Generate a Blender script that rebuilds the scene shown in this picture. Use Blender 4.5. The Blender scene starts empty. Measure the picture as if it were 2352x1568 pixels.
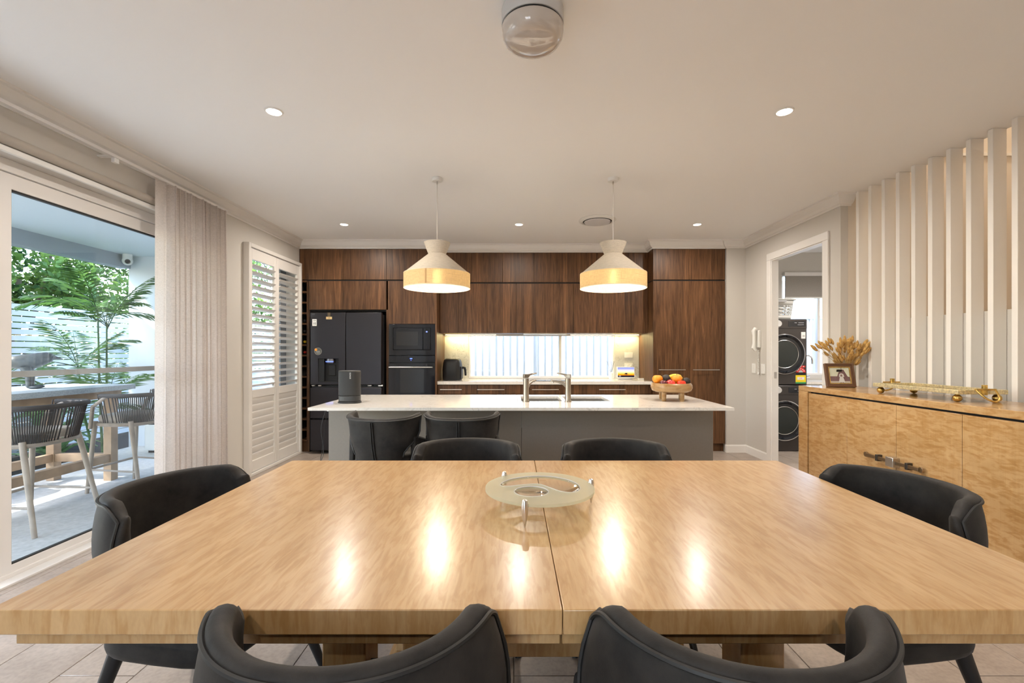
import bpy, bmesh, math, random
from mathutils import Vector, Matrix
random.seed(7)
S = bpy.context.scene
COL = S.collection
PI = math.pi

# ---------------------------------------------------------------- camera
cd = bpy.data.cameras.new('camera'); cam = bpy.data.objects.new('camera', cd); COL.objects.link(cam)
cam.location = (0, 0, 1.28); cam.rotation_euler = (PI/2, 0, 0)
cd.sensor_width = 36; cd.lens = 16.0; cd.shift_x = -4/2352; cd.shift_y = 24/2352
cd.clip_start = .05
S.camera = cam
# ---------------------------------------------------------------- world, sun, exposure
w = bpy.data.worlds.new('sky'); S.world = w; w.use_nodes = True
nt = w.node_tree; nt.nodes.clear()
sky = nt.nodes.new('ShaderNodeTexSky'); sky.sky_type = 'NISHITA'; sky.sun_disc = False
sky.sun_elevation = math.radians(50); sky.sun_rotation = math.radians(250); sky.dust_density = 2.0
bg = nt.nodes.new('ShaderNodeBackground'); bg.inputs[1].default_value = .98
wo = nt.nodes.new('ShaderNodeOutputWorld')
nt.links.new(sky.outputs[0], bg.inputs[0]); nt.links.new(bg.outputs[0], wo.inputs[0])
sd = bpy.data.lights.new('sun', 'SUN'); sd.energy = 6.4; sd.angle = .009; sd.color = (1, .95, .87)
so = bpy.data.objects.new('sun', sd); COL.objects.link(so)
so.rotation_euler = Vector((.66, .22, -.82)).to_track_quat('-Z', 'Y').to_euler()
S.view_settings.view_transform = 'Standard'; S.view_settings.look = 'None'
S.view_settings.exposure = 1.0; S.view_settings.gamma = 1; S.view_settings.use_curve_mapping = False
S.cycles.max_bounces = 12; S.cycles.diffuse_bounces = 6; S.cycles.transparent_max_bounces = 24
S.cycles.sample_clamp_indirect = 6; S.cycles.caustics_reflective = False; S.cycles.caustics_refractive = False
WARM = (1, .905, .80)
P_DOWN, P_PEND, P_STRIP, P_STAIR = 15, 10, 2.8, 22

# ---------------------------------------------------------------- materials
def srgb(h):
    h = h.lstrip('#'); r = []
    for i in (0, 2, 4):
        c = int(h[i:i+2], 16)/255
        r.append(c/12.92 if c <= .04045 else ((c+.055)/1.055)**2.4)
    return tuple(r)
def newmat(name):
    m = bpy.data.materials.new(name); m.use_nodes = True
    return m, m.node_tree, m.node_tree.nodes['Principled BSDF']
def node(nt, t, **kw):
    n = nt.nodes.new(t)
    for k, v in kw.items(): setattr(n, k, v)
    return n
def setin(n, **kw):
    for k, v in kw.items(): n.inputs[k.replace('_', ' ')].default_value = v
def M(name, col, rough=.5, metal=0, spec=.5, coat=0, bump=0, bscale=200, var=0, vscale=6, emit=0, sheen=0, trans=0, alpha=1):
    if isinstance(col, str): col = srgb(col)
    m, nt, b = newmat(name)
    b.inputs['Base Color'].default_value = (*col, 1); b.inputs['Roughness'].default_value = rough
    b.inputs['Metallic'].default_value = metal; b.inputs['Specular IOR Level'].default_value = spec
    b.inputs['Coat Weight'].default_value = coat; b.inputs['Coat Roughness'].default_value = .05
    b.inputs['Sheen Weight'].default_value = sheen; b.inputs['Transmission Weight'].default_value = trans; b.inputs['Alpha'].default_value = alpha
    if emit: b.inputs['Emission Color'].default_value = (*col, 1); b.inputs['Emission Strength'].default_value = emit
    if var or bump: tc = node(nt, 'ShaderNodeTexCoord')
    if var:
        n = node(nt, 'ShaderNodeTexNoise'); n.inputs['Scale'].default_value = vscale; n.inputs['Detail'].default_value = 5
        nt.links.new(tc.outputs['Object'], n.inputs['Vector'])
        r = node(nt, 'ShaderNodeValToRGB'); r.color_ramp.elements[0].position = .3; r.color_ramp.elements[1].position = .7
        r.color_ramp.elements[0].color = (*[c*(1-var) for c in col], 1); r.color_ramp.elements[1].color = (*[min(1, c*(1+var)) for c in col], 1)
        nt.links.new(n.outputs[0], r.inputs[0]); nt.links.new(r.outputs[0], b.inputs['Base Color'])
    if bump:
        n = node(nt, 'ShaderNodeTexNoise'); n.inputs['Scale'].default_value = bscale; n.inputs['Detail'].default_value = 3
        nt.links.new(tc.outputs['Object'], n.inputs['Vector'])
        bu = node(nt, 'ShaderNodeBump'); bu.inputs['Strength'].default_value = bump; bu.inputs['Distance'].default_value = .002
        nt.links.new(n.outputs[0], bu.inputs['Height']); nt.links.new(bu.outputs[0], b.inputs['Normal'])
    return m
def ramp(nt, fac, stops):
    r = node(nt, 'ShaderNodeValToRGB'); e = r.color_ramp.elements
    while len(e) < len(stops): e.new(.5)
    for i, (p, c) in enumerate(stops):
        e[i].position = p; e[i].color = (*(srgb(c) if isinstance(c, str) else c), 1)
    nt.links.new(fac, r.inputs[0]); return r.outputs[0]
def mapped(nt, scale, rot=(0, 0, 0), src='Object', loc=(0, 0, 0)):
    tc = node(nt, 'ShaderNodeTexCoord'); mp = node(nt, 'ShaderNodeMapping')
    mp.inputs['Scale'].default_value = scale; mp.inputs['Rotation'].default_value = rot; mp.inputs['Location'].default_value = loc
    nt.links.new(tc.outputs[src], mp.inputs[0]); return mp.outputs[0]
def noise(nt, vec, scale, detail=4, rough=.5, dist=0):
    n = node(nt, 'ShaderNodeTexNoise'); n.inputs['Scale'].default_value = scale; n.inputs['Detail'].default_value = detail
    n.inputs['Roughness'].default_value = rough; n.inputs['Distortion'].default_value = dist
    nt.links.new(vec, n.inputs['Vector']); return n.outputs[0]
def mix(nt, a, b, fac, mode='MIX'):
    x = node(nt, 'ShaderNodeMix', data_type='RGBA', blend_type=mode)
    for v, i in ((fac, 0), (a, 6), (b, 7)):
        if hasattr(v, 'links'): nt.links.new(v, x.inputs[i])
        elif i == 0: x.inputs[0].default_value = v
        else: x.inputs[i].default_value = (*v, 1)
    return x.outputs[2]
def walnut():
    m, nt, b = newmat('walnut laminate')
    tc = node(nt, 'ShaderNodeTexCoord'); sp = node(nt, 'ShaderNodeSeparateXYZ'); nt.links.new(tc.outputs['Object'], sp.inputs[0])
    ad = node(nt, 'ShaderNodeMath', operation='ADD'); nt.links.new(sp.outputs[0], ad.inputs[0]); nt.links.new(sp.outputs[1], ad.inputs[1])
    mu = node(nt, 'ShaderNodeMath', operation='MULTIPLY'); nt.links.new(ad.outputs[0], mu.inputs[0]); mu.inputs[1].default_value = 10.5
    fl = node(nt, 'ShaderNodeMath', operation='FLOOR'); nt.links.new(mu.outputs[0], fl.inputs[0])
    wn = node(nt, 'ShaderNodeTexWhiteNoise', noise_dimensions='1D'); nt.links.new(fl.outputs[0], wn.inputs['W'])
    cb = node(nt, 'ShaderNodeCombineXYZ'); nt.links.new(ad.outputs[0], cb.inputs[0]); nt.links.new(sp.outputs[2], cb.inputs[2])
    o = node(nt, 'ShaderNodeMath', operation='MULTIPLY'); nt.links.new(wn.outputs[0], o.inputs[0]); o.inputs[1].default_value = 9; nt.links.new(o.outputs[0], cb.inputs[1])
    mp = node(nt, 'ShaderNodeMapping'); mp.inputs['Scale'].default_value = (1, 1, .045); nt.links.new(cb.outputs[0], mp.inputs[0])
    n1 = noise(nt, mp.outputs[0], 90, 5, .6); mp2 = node(nt, 'ShaderNodeMapping'); mp2.inputs['Scale'].default_value = (1, 1, .075)
    nt.links.new(cb.outputs[0], mp2.inputs[0]); n2 = noise(nt, mp2.outputs[0], 22, 6, .6, 1.0)
    c1 = ramp(nt, n2, [(.25, (.052, .0225, .009)), (.5, (.118, .055, .0228)), (.78, (.205, .103, .047))])
    c2 = ramp(nt, n1, [(.3, (.45, .43, .42)), (.58, (1.12, 1.12, 1.12))])
    c = mix(nt, c1, c2, .75, 'MULTIPLY')
    c3 = ramp(nt, wn.outputs[0], [(0, (.74, .73, .72)), (1, (1.2, 1.18, 1.16))])
    c = mix(nt, c, c3, 1.0, 'MULTIPLY')
    nt.links.new(c, b.inputs['Base Color']); b.inputs['Roughness'].default_value = .42; b.inputs['Specular IOR Level'].default_value = .35
    return m
def maple(name, horiz=False, gloss=.16, tint=1.0):
    """figured satinwood veneer; grain along Y (table) or with the figure in short dashes on the sideboard"""
    m, nt, b = newmat(name)
    if not horiz:
        v1 = mapped(nt, (58, 9, 8), (0, 0, .10)); v2 = mapped(nt, (14, 3.2, 4), (0, 0, -.08)); v3 = mapped(nt, (160, 6, 60))
    else:
        v1 = mapped(nt, (8, 13, 46)); v2 = mapped(nt, (3, 4, 9)); v3 = mapped(nt, (100, 120, 5))
    n1 = noise(nt, v1, 1, 4, .55, .7); n2 = noise(nt, v2, 1, 4, .5, .5); n3 = noise(nt, v3, 1, 3)
    t = tint
    base = ramp(nt, n2, [(.3, (.50*t, .305*t, .130*t)), (.7, (.60*t, .39*t, .19*t))])
    fig = ramp(nt, n1, [(.0, (1, 1, 1)), (.44, (1, 1, 1)), (.60, (.80, .69, .51)), (.75, (.70, .575, .40))])
    fine = ramp(nt, n3, [(.3, (.95, .94, .92)), (.7, (1.03, 1.03, 1.03))])
    c = mix(nt, base, fig, .9 if horiz else .66, 'MULTIPLY'); c = mix(nt, c, fine, 1, 'MULTIPLY')
    nt.links.new(c, b.inputs['Base Color']); b.inputs['Roughness'].default_value = .32
    b.inputs['Coat Weight'].default_value = .6; b.inputs['Coat Roughness'].default_value = gloss
    return m
def stone(name, veins=.5, rough=.06, base=(.80, .77, .73), scale=1.0):
    m, nt, b = newmat(name)
    v = mapped(nt, (scale, scale, scale)); n1 = noise(nt, v, 4, 8, .62, 1.4)
    a = ramp(nt, n1, [(0, (1, 1, 1)), (.482, (1, 1, 1)), (.5, (.42, .40, .38)), (.518, (1, 1, 1)), (1, (1, 1, 1))])
    n2 = noise(nt, v, 3, 3); msk = ramp(nt, n2, [(.45, (0, 0, 0)), (.62, (1, 1, 1))])
    n3 = noise(nt, v, 30, 5); fl = ramp(nt, n3, [(.3, (.93, .92, .9)), (.7, (1, 1, 1))])
    mm = node(nt, 'ShaderNodeMath', operation='MULTIPLY'); nt.links.new(msk, mm.inputs[0]); mm.inputs[1].default_value = veins
    c = mix(nt, base, a, mm.outputs[0], 'MULTIPLY'); c = mix(nt, c, fl, 1, 'MULTIPLY')
    nt.links.new(c, b.inputs['Base Color']); b.inputs['Roughness'].default_value = rough
    return m
def glass(name, tint=(1, 1, 1), refl=1.0):
    m = bpy.data.materials.new(name); m.use_nodes = True; nt = m.node_tree; nt.nodes.clear()
    o = node(nt, 'ShaderNodeOutputMaterial'); mx = node(nt, 'ShaderNodeMixShader'); tr = node(nt, 'ShaderNodeBsdfTransparent'); gl = node(nt, 'ShaderNodeBsdfGlossy')
    tr.inputs[0].default_value = (*tint, 1); gl.inputs['Roughness'].default_value = .0
    fr = node(nt, 'ShaderNodeFresnel'); ge = node(nt, 'ShaderNodeNewGeometry'); ir = node(nt, 'ShaderNodeMapRange'); ir.inputs[3].default_value = 1.45; ir.inputs[4].default_value = 1/1.45
    nt.links.new(ge.outputs['Backfacing'], ir.inputs[0]); nt.links.new(ir.outputs[0], fr.inputs[0])   # the same reflectance on either face of the pane
    mu = node(nt, 'ShaderNodeMath', operation='MULTIPLY'); mu.inputs[1].default_value = refl; nt.links.new(fr.outputs[0], mu.inputs[0])
    nt.links.new(mu.outputs[0], mx.inputs[0]); nt.links.new(tr.outputs[0], mx.inputs[1]); nt.links.new(gl.outputs[0], mx.inputs[2]); nt.links.new(mx.outputs[0], o.inputs[0])
    return m
def cloth(name, col, transl=.5, scale=900, clear=0.0, glow=0.0):
    """woven fabric that lets light through"""
    m = bpy.data.materials.new(name); m.use_nodes = True; nt = m.node_tree; nt.nodes.clear()
    o = node(nt, 'ShaderNodeOutputMaterial'); mx = node(nt, 'ShaderNodeMixShader'); d = node(nt, 'ShaderNodeBsdfDiffuse'); t = node(nt, 'ShaderNodeBsdfTranslucent')
    v = mapped(nt, (scale, scale, scale*.12)); n = noise(nt, v, 1, 2); v2 = mapped(nt, (scale*.06, scale*.06, scale)); n2 = noise(nt, v2, 1, 2)
    ad = node(nt, 'ShaderNodeMath', operation='ADD'); nt.links.new(n, ad.inputs[0]); nt.links.new(n2, ad.inputs[1])
    hf = node(nt, 'ShaderNodeMath', operation='MULTIPLY'); nt.links.new(ad.outputs[0], hf.inputs[0]); hf.inputs[1].default_value = .5
    c = ramp(nt, hf.outputs[0], [(.35, tuple(x*.72 for x in col)), (.62, col)])
    nt.links.new(c, d.inputs[0]); nt.links.new(c, t.inputs[0]); mx.inputs[0].default_value = transl
    nt.links.new(d.outputs[0], mx.inputs[1]); nt.links.new(t.outputs[0], mx.inputs[2]); out = mx.outputs[0]
    if clear:
        tp = node(nt, 'ShaderNodeBsdfTransparent'); m2 = node(nt, 'ShaderNodeMixShader'); m2.inputs[0].default_value = clear
        nt.links.new(out, m2.inputs[1]); nt.links.new(tp.outputs[0], m2.inputs[2]); out = m2.outputs[0]
    if glow:   # light passing straight through the open weave, softened
        rf_ = node(nt, 'ShaderNodeBsdfRefraction'); rf_.inputs['IOR'].default_value = 1.18; rf_.inputs['Roughness'].default_value = .62; nt.links.new(c, rf_.inputs[0])
        m3 = node(nt, 'ShaderNodeMixShader'); m3.inputs[0].default_value = glow; nt.links.new(out, m3.inputs[1]); nt.links.new(rf_.outputs[0], m3.inputs[2]); out = m3.outputs[0]
    nt.links.new(out, o.inputs[0]); return m
def leafmat(name, c0, c1, scale=9):
    m = bpy.data.materials.new(name); m.use_nodes = True; nt = m.node_tree; nt.nodes.clear()
    o = node(nt, 'ShaderNodeOutputMaterial'); mx = node(nt, 'ShaderNodeMixShader'); d = node(nt, 'ShaderNodeBsdfPrincipled'); t = node(nt, 'ShaderNodeBsdfTranslucent')
    n = noise(nt, mapped(nt, (1, 1, 1)), scale, 3); c = ramp(nt, n, [(.35, c0), (.65, c1)])
    nt.links.new(c, d.inputs[0]); d.inputs['Roughness'].default_value = .45; nt.links.new(c, t.inputs[0]); mx.inputs[0].default_value = .45
    nt.links.new(d.outputs[0], mx.inputs[1]); nt.links.new(t.outputs[0], mx.inputs[2]); nt.links.new(mx.outputs[0], o.inputs[0]); return m
def tile_mat():
    m, nt, b = newmat('stone look floor tile')
    oi = node(nt, 'ShaderNodeObjectInfo'); tc = node(nt, 'ShaderNodeTexCoord')
    va = node(nt, 'ShaderNodeVectorMath', operation='ADD'); ml = node(nt, 'ShaderNodeVectorMath', operation='SCALE')
    nt.links.new(oi.outputs['Location'], ml.inputs[0]); ml.inputs[3].default_value = 1.37
    nt.links.new(tc.outputs['Object'], va.inputs[0]); nt.links.new(ml.outputs[0], va.inputs[1])
    n1 = noise(nt, va.outputs[0], 5, 6, .6); n2 = noise(nt, va.outputs[0], 60, 4)
    c = ramp(nt, n1, [(.3, (.33, .275, .235)), (.7, (.46, .395, .345))]); f = ramp(nt, n2, [(.3, (.86, .86, .86)), (.6, (1.03, 1.03, 1.03))])
    c = mix(nt, c, f, 1, 'MULTIPLY'); tint = ramp(nt, oi.outputs['Random'], [(0, (.95, .95, .95)), (1, (1.04, 1.04, 1.03))]); c = mix(nt, c, tint, 1, 'MULTIPLY')
    nt.links.new(c, b.inputs['Base Color']); b.inputs['Roughness'].default_value = .42
    return m
def suede():
    m, nt, b = newmat('charcoal suede')
    v = mapped(nt, (1, 1, 1)); n1 = noise(nt, v, 11, 6, .65); n2 = noise(nt, v, 420, 2)
    c = ramp(nt, n1, [(.3, (.009, .0082, .0078)), (.7, (.034, .030, .027))]); nt.links.new(c, b.inputs['Base Color'])
    b.inputs['Roughness'].default_value = .66; b.inputs['Specular IOR Level'].default_value = .3; b.inputs['Sheen Weight'].default_value = .12; b.inputs['Sheen Roughness'].default_value = .4; b.inputs['Sheen Tint'].default_value = (.55, .53, .52, 1)
    bu = node(nt, 'ShaderNodeBump'); bu.inputs['Strength'].default_value = .25; bu.inputs['Distance'].default_value = .001
    nt.links.new(n2, bu.inputs['Height']); nt.links.new(bu.outputs[0], b.inputs['Normal']); return m

WALNUT = walnut(); MAPLE = maple('satinwood veneer', gloss=.2); MAPLE_H = maple('figured sideboard veneer', True, .08, .98)
WALL = M('wall paint', (.60, .575, .535), .75, spec=.25); CEIL = M('ceiling paint', (.90, .905, .905), .85, spec=.2)
TRIM = M('gloss white trim', (.80, .785, .76), .35); SLATP = M('slat paint', (.82, .795, .755), .5)
STAIRW = M('stair wall paint', (.72, .66, .58), .8); TILE = tile_mat(); GROUT = M('grout', (.22, .19, .165), .9)
STONE = stone('engineered stone'); SPLASH = stone('veined splashback', 1.0, .15, (.62, .62, .59), 2.2)
SUEDE = suede(); PIPE = M('charcoal piping', (.016, .016, .016), .55); BLACKW = M('black timber leg', (.012, .012, .013), .45)
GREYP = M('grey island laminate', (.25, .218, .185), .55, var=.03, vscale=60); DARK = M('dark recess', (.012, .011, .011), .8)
FRIDGE = M('black steel', (.040, .038, .044), .36, metal=.75, var=.04, vscale=3); BLACKGL = M('black glass', (.010, .012, .017), .06, spec=.6)
BLACKPL = M('black plastic', (.012, .012, .013), .45, spec=.35); STEEL = M('brushed steel', (.62, .60, .57), .28, metal=1); NICKEL = M('brushed nickel', (.36, .315, .26), .3, metal=1)
CHROME = M('chrome', (.85, .85, .86), .08, metal=1); GOLD = M('antique gold', (.62, .42, .13), .3, metal=1, var=.35, vscale=45, bump=.5, bscale=160)
LEAFGOLD = M('gold leaf edge', (.78, .68, .42), .38, metal=.8, var=.25, vscale=90, bump=.8, bscale=260)
WHITEPL = M('white plastic', (.80, .80, .78), .4); ALU = M('white aluminium', (.76, .74, .72), .38); GASKET = M('black gasket', (.02, .02, .02), .6)
PANE = glass('window glass', (.95, .975, .98)); CLEAR = glass('clear glass', (.97, .97, .95), 2.0)
CURT = cloth('sheer curtain', (.80, .735, .69), .45, 700, clear=.08); SHADE = cloth('cream lamp fabric', (.68, .61, .51), .07, 500); LINEN = cloth('natural linen band', (.72, .60, .40), .42, 330, glow=.22)
SHADEIN = M('lamp lining', (.9, .86, .78), .7); SHUT = M('shutter satin white', (.77, .745, .71), .35); SOFFIT = M('patio soffit', (.62, .70, .76), .8); BEAMP = M('patio beam paint', (.33, .38, .43), .8)
RENDER = M('white render', (.74, .79, .85), .85); FENCEW = M('white fence slat', (.60, .64, .67), .6); CONC = M('patio concrete', (.47, .485, .49), .85, var=.12, vscale=30, bump=.2)
RIBF = M('white steel fencing', (.66, .69, .72), .5); MULCH = M('dark mulch', (.016, .013, .011), .95, var=.6, vscale=40); TEAK = M('weathered teak', (.36, .245, .155), .6, var=.2, vscale=8)
ROPE = M('dark grey rope', (.045, .042, .042), .85); CUSH = M('oat cushion', (.50, .45, .40), .9, bump=.2, bscale=400); STONET = M('grey stone top', (.36, .40, .43), .45, var=.18, vscale=90)
LEAF1 = leafmat('tree leaf', (.03, .10, .03), (.26, .42, .09), 2.6); LEAF2 = leafmat('palm leaf', (.025, .085, .03), (.10, .22, .05), 5); LEAF3 = leafmat('agave leaf', (.06, .15, .05), (.20, .33, .14), 8); BARK = M('bark', (.16, .12, .085), .9)
BRONZE = M('weathered bronze', (.075, .085, .09), .5, metal=.3, var=.3, vscale=20)
def emitm(name, col, s):
    m = bpy.data.materials.new(name); m.use_nodes = True; nt = m.node_tree; nt.nodes.clear()
    o = node(nt, 'ShaderNodeOutputMaterial'); e = node(nt, 'ShaderNodeEmission'); e.inputs[0].default_value = (*col, 1); e.inputs[1].default_value = s
    nt.links.new(e.outputs[0], o.inputs[0]); return m
LAMPON = emitm('downlight lens', (1, .9, .75), 14); BULB = emitm('glowing bulb', (1, .88, .68), 70); STRIPON = emitm('led strip', (1, .82, .42), 9); BLUELED = emitm('blue display', (.12, .2, 1), 1.6); WHITELED = emitm('pale blue display', (.35, .45, 1), 1.2)

# ---------------------------------------------------------------- mesh helpers
class MB:
    def __init__(s): s.v = []; s.f = []; s.m = []; s.sm = []
    def add(s, vs, fs, mi=0, smooth=False):
        o = len(s.v); s.v += [tuple(x) for x in vs]; s.f += [tuple(i+o for i in f) for f in fs]; s.m += [mi]*len(fs); s.sm += [smooth]*len(fs); return s
    def box(s, x0, x1, y0, y1, z0, z1, mi=0):
        return s.add([(x0, y0, z0), (x1, y0, z0), (x1, y1, z0), (x0, y1, z0), (x0, y0, z1), (x1, y0, z1), (x1, y1, z1), (x0, y1, z1)],
                     [(0, 3, 2, 1), (4, 5, 6, 7), (0, 1, 5, 4), (1, 2, 6, 5), (2, 3, 7, 6), (3, 0, 4, 7)], mi)
    def obox(s, c, ax, ay, az, mi=0):
        c, ax, ay, az = Vector(c), Vector(ax), Vector(ay), Vector(az)
        vs = [c+ax*i+ay*j+az*k for k in (-1, 1) for (i, j) in ((-1, -1), (1, -1), (1, 1), (-1, 1))]
        return s.add(vs, [(0, 3, 2, 1), (4, 5, 6, 7), (0, 1, 5, 4), (1, 2, 6, 5), (2, 3, 7, 6), (3, 0, 4, 7)], mi)
    def lathe(s, prof, c=(0, 0, 0), seg=24, axis='Z', mi=0, smooth=True, sx=1, sy=1, cap=False):
        vs = []; fs = []; n = len(prof)
        for i in range(seg):
            a = 2*PI*i/seg; ca, sa = math.cos(a), math.sin(a)
            for r, h in prof:
                x, y, z = r*ca*sx, r*sa*sy, h
                if axis == 'Y': x, y, z = x, h, -y
                elif axis == 'X': x, y, z = h, x, y
                vs.append((c[0]+x, c[1]+y, c[2]+z))
        for i in range(seg):
            j = (i+1) % seg
            for k in range(n-1): fs.append((i*n+k, j*n+k, j*n+k+1, i*n+k+1))
        if cap and prof[0][0] > 1e-6: fs.append(tuple(i*n for i in reversed(range(seg))))
        if cap and prof[-1][0] > 1e-6: fs.append(tuple(i*n+n-1 for i in range(seg)))
        return s.add(vs, fs, mi, smooth)
    def cyl(s, c, r, h, seg=20, axis='Z', mi=0, r2=None):
        r2 = r if r2 is None else r2
        return s.lathe([(r, 0), (r2, h)], c, seg, axis, mi, cap=True)
    def tube(s, pts, r, seg=8, mi=0, closed=False):
        pts = [Vector(p) for p in pts]; n = len(pts); vs = []; fs = []; up = None
        for i, p in enumerate(pts):
            if closed: t = pts[(i+1) % n]-pts[i-1]
            else: t = pts[min(i+1, n-1)]-pts[max(i-1, 0)]
            t.normalize()
            if up is None:
                up = t.cross(Vector((0, 0, 1)))
                if up.length < .1: up = t.cross(Vector((1, 0, 0)))
            up = (up-t*up.dot(t)).normalized(); b = t.cross(up)
            ri = r[i] if isinstance(r, (list, tuple)) else r
            for k in range(seg):
                a = 2*PI*k/seg; vs.append(p+up*math.cos(a)*ri+b*math.sin(a)*ri)
        for i in range(n if closed else n-1):
            j = (i+1) % n
            for k in range(seg): fs.append((i*seg+k, i*seg+(k+1) % seg, j*seg+(k+1) % seg, j*seg+k))
        if not closed: fs += [tuple(reversed(range(seg))), tuple((n-1)*seg+k for k in range(seg))]
        return s.add(vs, fs, mi, True)
    def ball(s, c, r, seg=16, rings=10, mi=0, sx=1, sy=1, sz=1):
        return s.lathe([(r*math.sin(PI*i/rings)*(1 if 0 < i < rings else 0), -r*sz*math.cos(PI*i/rings)) for i in range(rings+1)], c, seg, mi=mi, sx=sx, sy=sy)
    def prism(s, poly, z0, z1, mi=0):
        n = len(poly); vs = [(x, y, z0) for x, y in poly]+[(x, y, z1) for x, y in poly]
        return s.add(vs, [tuple(reversed(range(n))), tuple(range(n, 2*n))]+[(i, (i+1) % n, n+(i+1) % n, n+i) for i in range(n)], mi)
    def grid(s, P, mi=0, smooth=True, closed=False):
        a = len(P); b = len(P[0]); vs = [p for row in P for p in row]
        return s.add(vs, [(i*b+j, ((i+1) % a)*b+j, ((i+1) % a)*b+j+1, i*b+j+1) for i in range(a if closed else a-1) for j in range(b-1)], mi, smooth)
    def slab(s, plane, us, vs_, w0, w1, holes, mi=0):
        """slab in the plane 'XY' / 'XZ' / 'YZ' with rectangular holes (u0,u1,v0,v1)"""
        U = sorted(set([us[0], us[1]]+[c for h in holes for c in h[:2] if us[0] < c < us[1]])); V = sorted(set([vs_[0], vs_[1]]+[c for h in holes for c in h[2:] if vs_[0] < c < vs_[1]]))
        def P(u, v, w): return {'XY': (u, v, w), 'XZ': (u, w, v), 'YZ': (w, u, v)}[plane]
        def solid(i, j):
            if not (0 <= i < len(U)-1 and 0 <= j < len(V)-1): return False
            cu, cv = (U[i]+U[i+1])/2, (V[j]+V[j+1])/2
            return not any(h[0] < cu < h[1] and h[2] < cv < h[3] for h in holes)
        for i in range(len(U)-1):
            for j in range(len(V)-1):
                if not solid(i, j): continue
                a, b, c, d = U[i], U[i+1], V[j], V[j+1]
                q = [P(a, c, w0), P(b, c, w0), P(b, d, w0), P(a, d, w0), P(a, c, w1), P(b, c, w1), P(b, d, w1), P(a, d, w1)]
                fs = [(0, 3, 2, 1), (4, 5, 6, 7)]
                if not solid(i, j-1): fs.append((0, 1, 5, 4))
                if not solid(i+1, j): fs.append((1, 2, 6, 5))
                if not solid(i, j+1): fs.append((2, 3, 7, 6))
                if not solid(i-1, j): fs.append((3, 0, 4, 7))
                s.add(q, fs, mi)
        return s
def basis(o): return Matrix.Translation(o.location) @ o.rotation_euler.to_matrix().to_4x4()
def obj(name, mb, mat, parent=None, world=False, bevel=0, seg=2, sub=0, solid=0, soff=-1, angle=40, loc=None, rot=None):
    me = bpy.data.meshes.new(name)
    me.from_pydata([tuple(v) for v in mb.v], [], mb.f)
    for m in (mat if isinstance(mat, (list, tuple)) else [mat]): me.materials.append(m)
    me.polygons.foreach_set('material_index', mb.m)
    bm = bmesh.new(); bm.from_mesh(me); bmesh.ops.remove_doubles(bm, verts=bm.verts, dist=1e-6); bmesh.ops.recalc_face_normals(bm, faces=bm.faces); bm.to_mesh(me); bm.free()
    if any(mb.sm) or bevel or sub:
        me.polygons.foreach_set('use_smooth', [True]*len(me.polygons)); me.set_sharp_from_angle(angle=math.radians(angle))
    me.update()
    o = bpy.data.objects.new(name, me); COL.objects.link(o)
    if parent is not None:
        o.parent = parent
        if world: o.matrix_parent_inverse = basis(parent).inverted()
    if loc: o.location = loc
    if rot: o.rotation_euler = rot
    if solid:
        md = o.modifiers.new('solid', 'SOLIDIFY'); md.thickness = solid; md.offset = soff
    if sub:
        md = o.modifiers.new('sub', 'SUBSURF'); md.levels = sub; md.render_levels = sub
    if bevel:
        md = o.modifiers.new('bevel', 'BEVEL'); md.width = bevel; md.segments = seg; md.limit_method = 'ANGLE'; md.angle_limit = math.radians(50)
    return o
def tag(o, label, cat, group=None, kind=None):
    o['label'] = label; o['category'] = cat
    if group: o['group'] = group
    if kind: o['kind'] = kind
    return o
def thing(name, label, cat, loc=(0, 0, 0), rz=0, group=None, kind=None):
    o = bpy.data.objects.new(name, None); COL.objects.link(o); o.location = loc; o.rotation_euler = (0, 0, rz); o.empty_display_size = .1
    return tag(o, label, cat, group, kind)
def dup(root, loc=None, rz=None, label=None):
    r = root.copy(); COL.objects.link(r)
    if loc is not None: r.location = loc
    if rz is not None: r.rotation_euler = (0, 0, rz)
    if label: r['label'] = label
    for ch in list(root.children):
        c = ch.copy(); COL.objects.link(c); c.parent = r; c.matrix_parent_inverse = ch.matrix_parent_inverse.copy()
        for g in list(ch.children):
            d = g.copy(); COL.objects.link(d); d.parent = c; d.matrix_parent_inverse = g.matrix_parent_inverse.copy()
    return r
def part(name, src, parent, loc=None, rot=None, scale=None):
    o = src.copy(); o.name = name; COL.objects.link(o); o.parent = parent; o.matrix_parent_inverse = Matrix.Identity(4)
    if loc is not None: o.location = loc
    if rot is not None: o.rotation_euler = rot
    if scale is not None: o.scale = scale
    return o
def struct(name, mb, mat, label, cat, **kw):
    return tag(obj(name, mb, mat, **kw), label, cat, kind='structure')
def B(*a): return MB().box(*a)
def text(name, body, size, parent, loc, rot, mat, world=True):
    c = bpy.data.curves.new(name, 'FONT'); c.body = body; c.size = size; c.align_x = 'CENTER'; c.align_y = 'CENTER'; c.extrude = .0004; c.resolution_u = 3
    tmp = bpy.data.objects.new('tmp', c); COL.objects.link(tmp); bpy.context.view_layer.update()
    me = bpy.data.meshes.new_from_object(tmp.evaluated_get(bpy.context.evaluated_depsgraph_get())); bpy.data.objects.remove(tmp); bpy.data.curves.remove(c)
    me.materials.clear(); me.materials.append(mat); o = bpy.data.objects.new(name, me); COL.objects.link(o); o.parent = parent
    if world: o.matrix_parent_inverse = basis(parent).inverted()
    o.location = loc; o.rotation_euler = rot; return o
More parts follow.
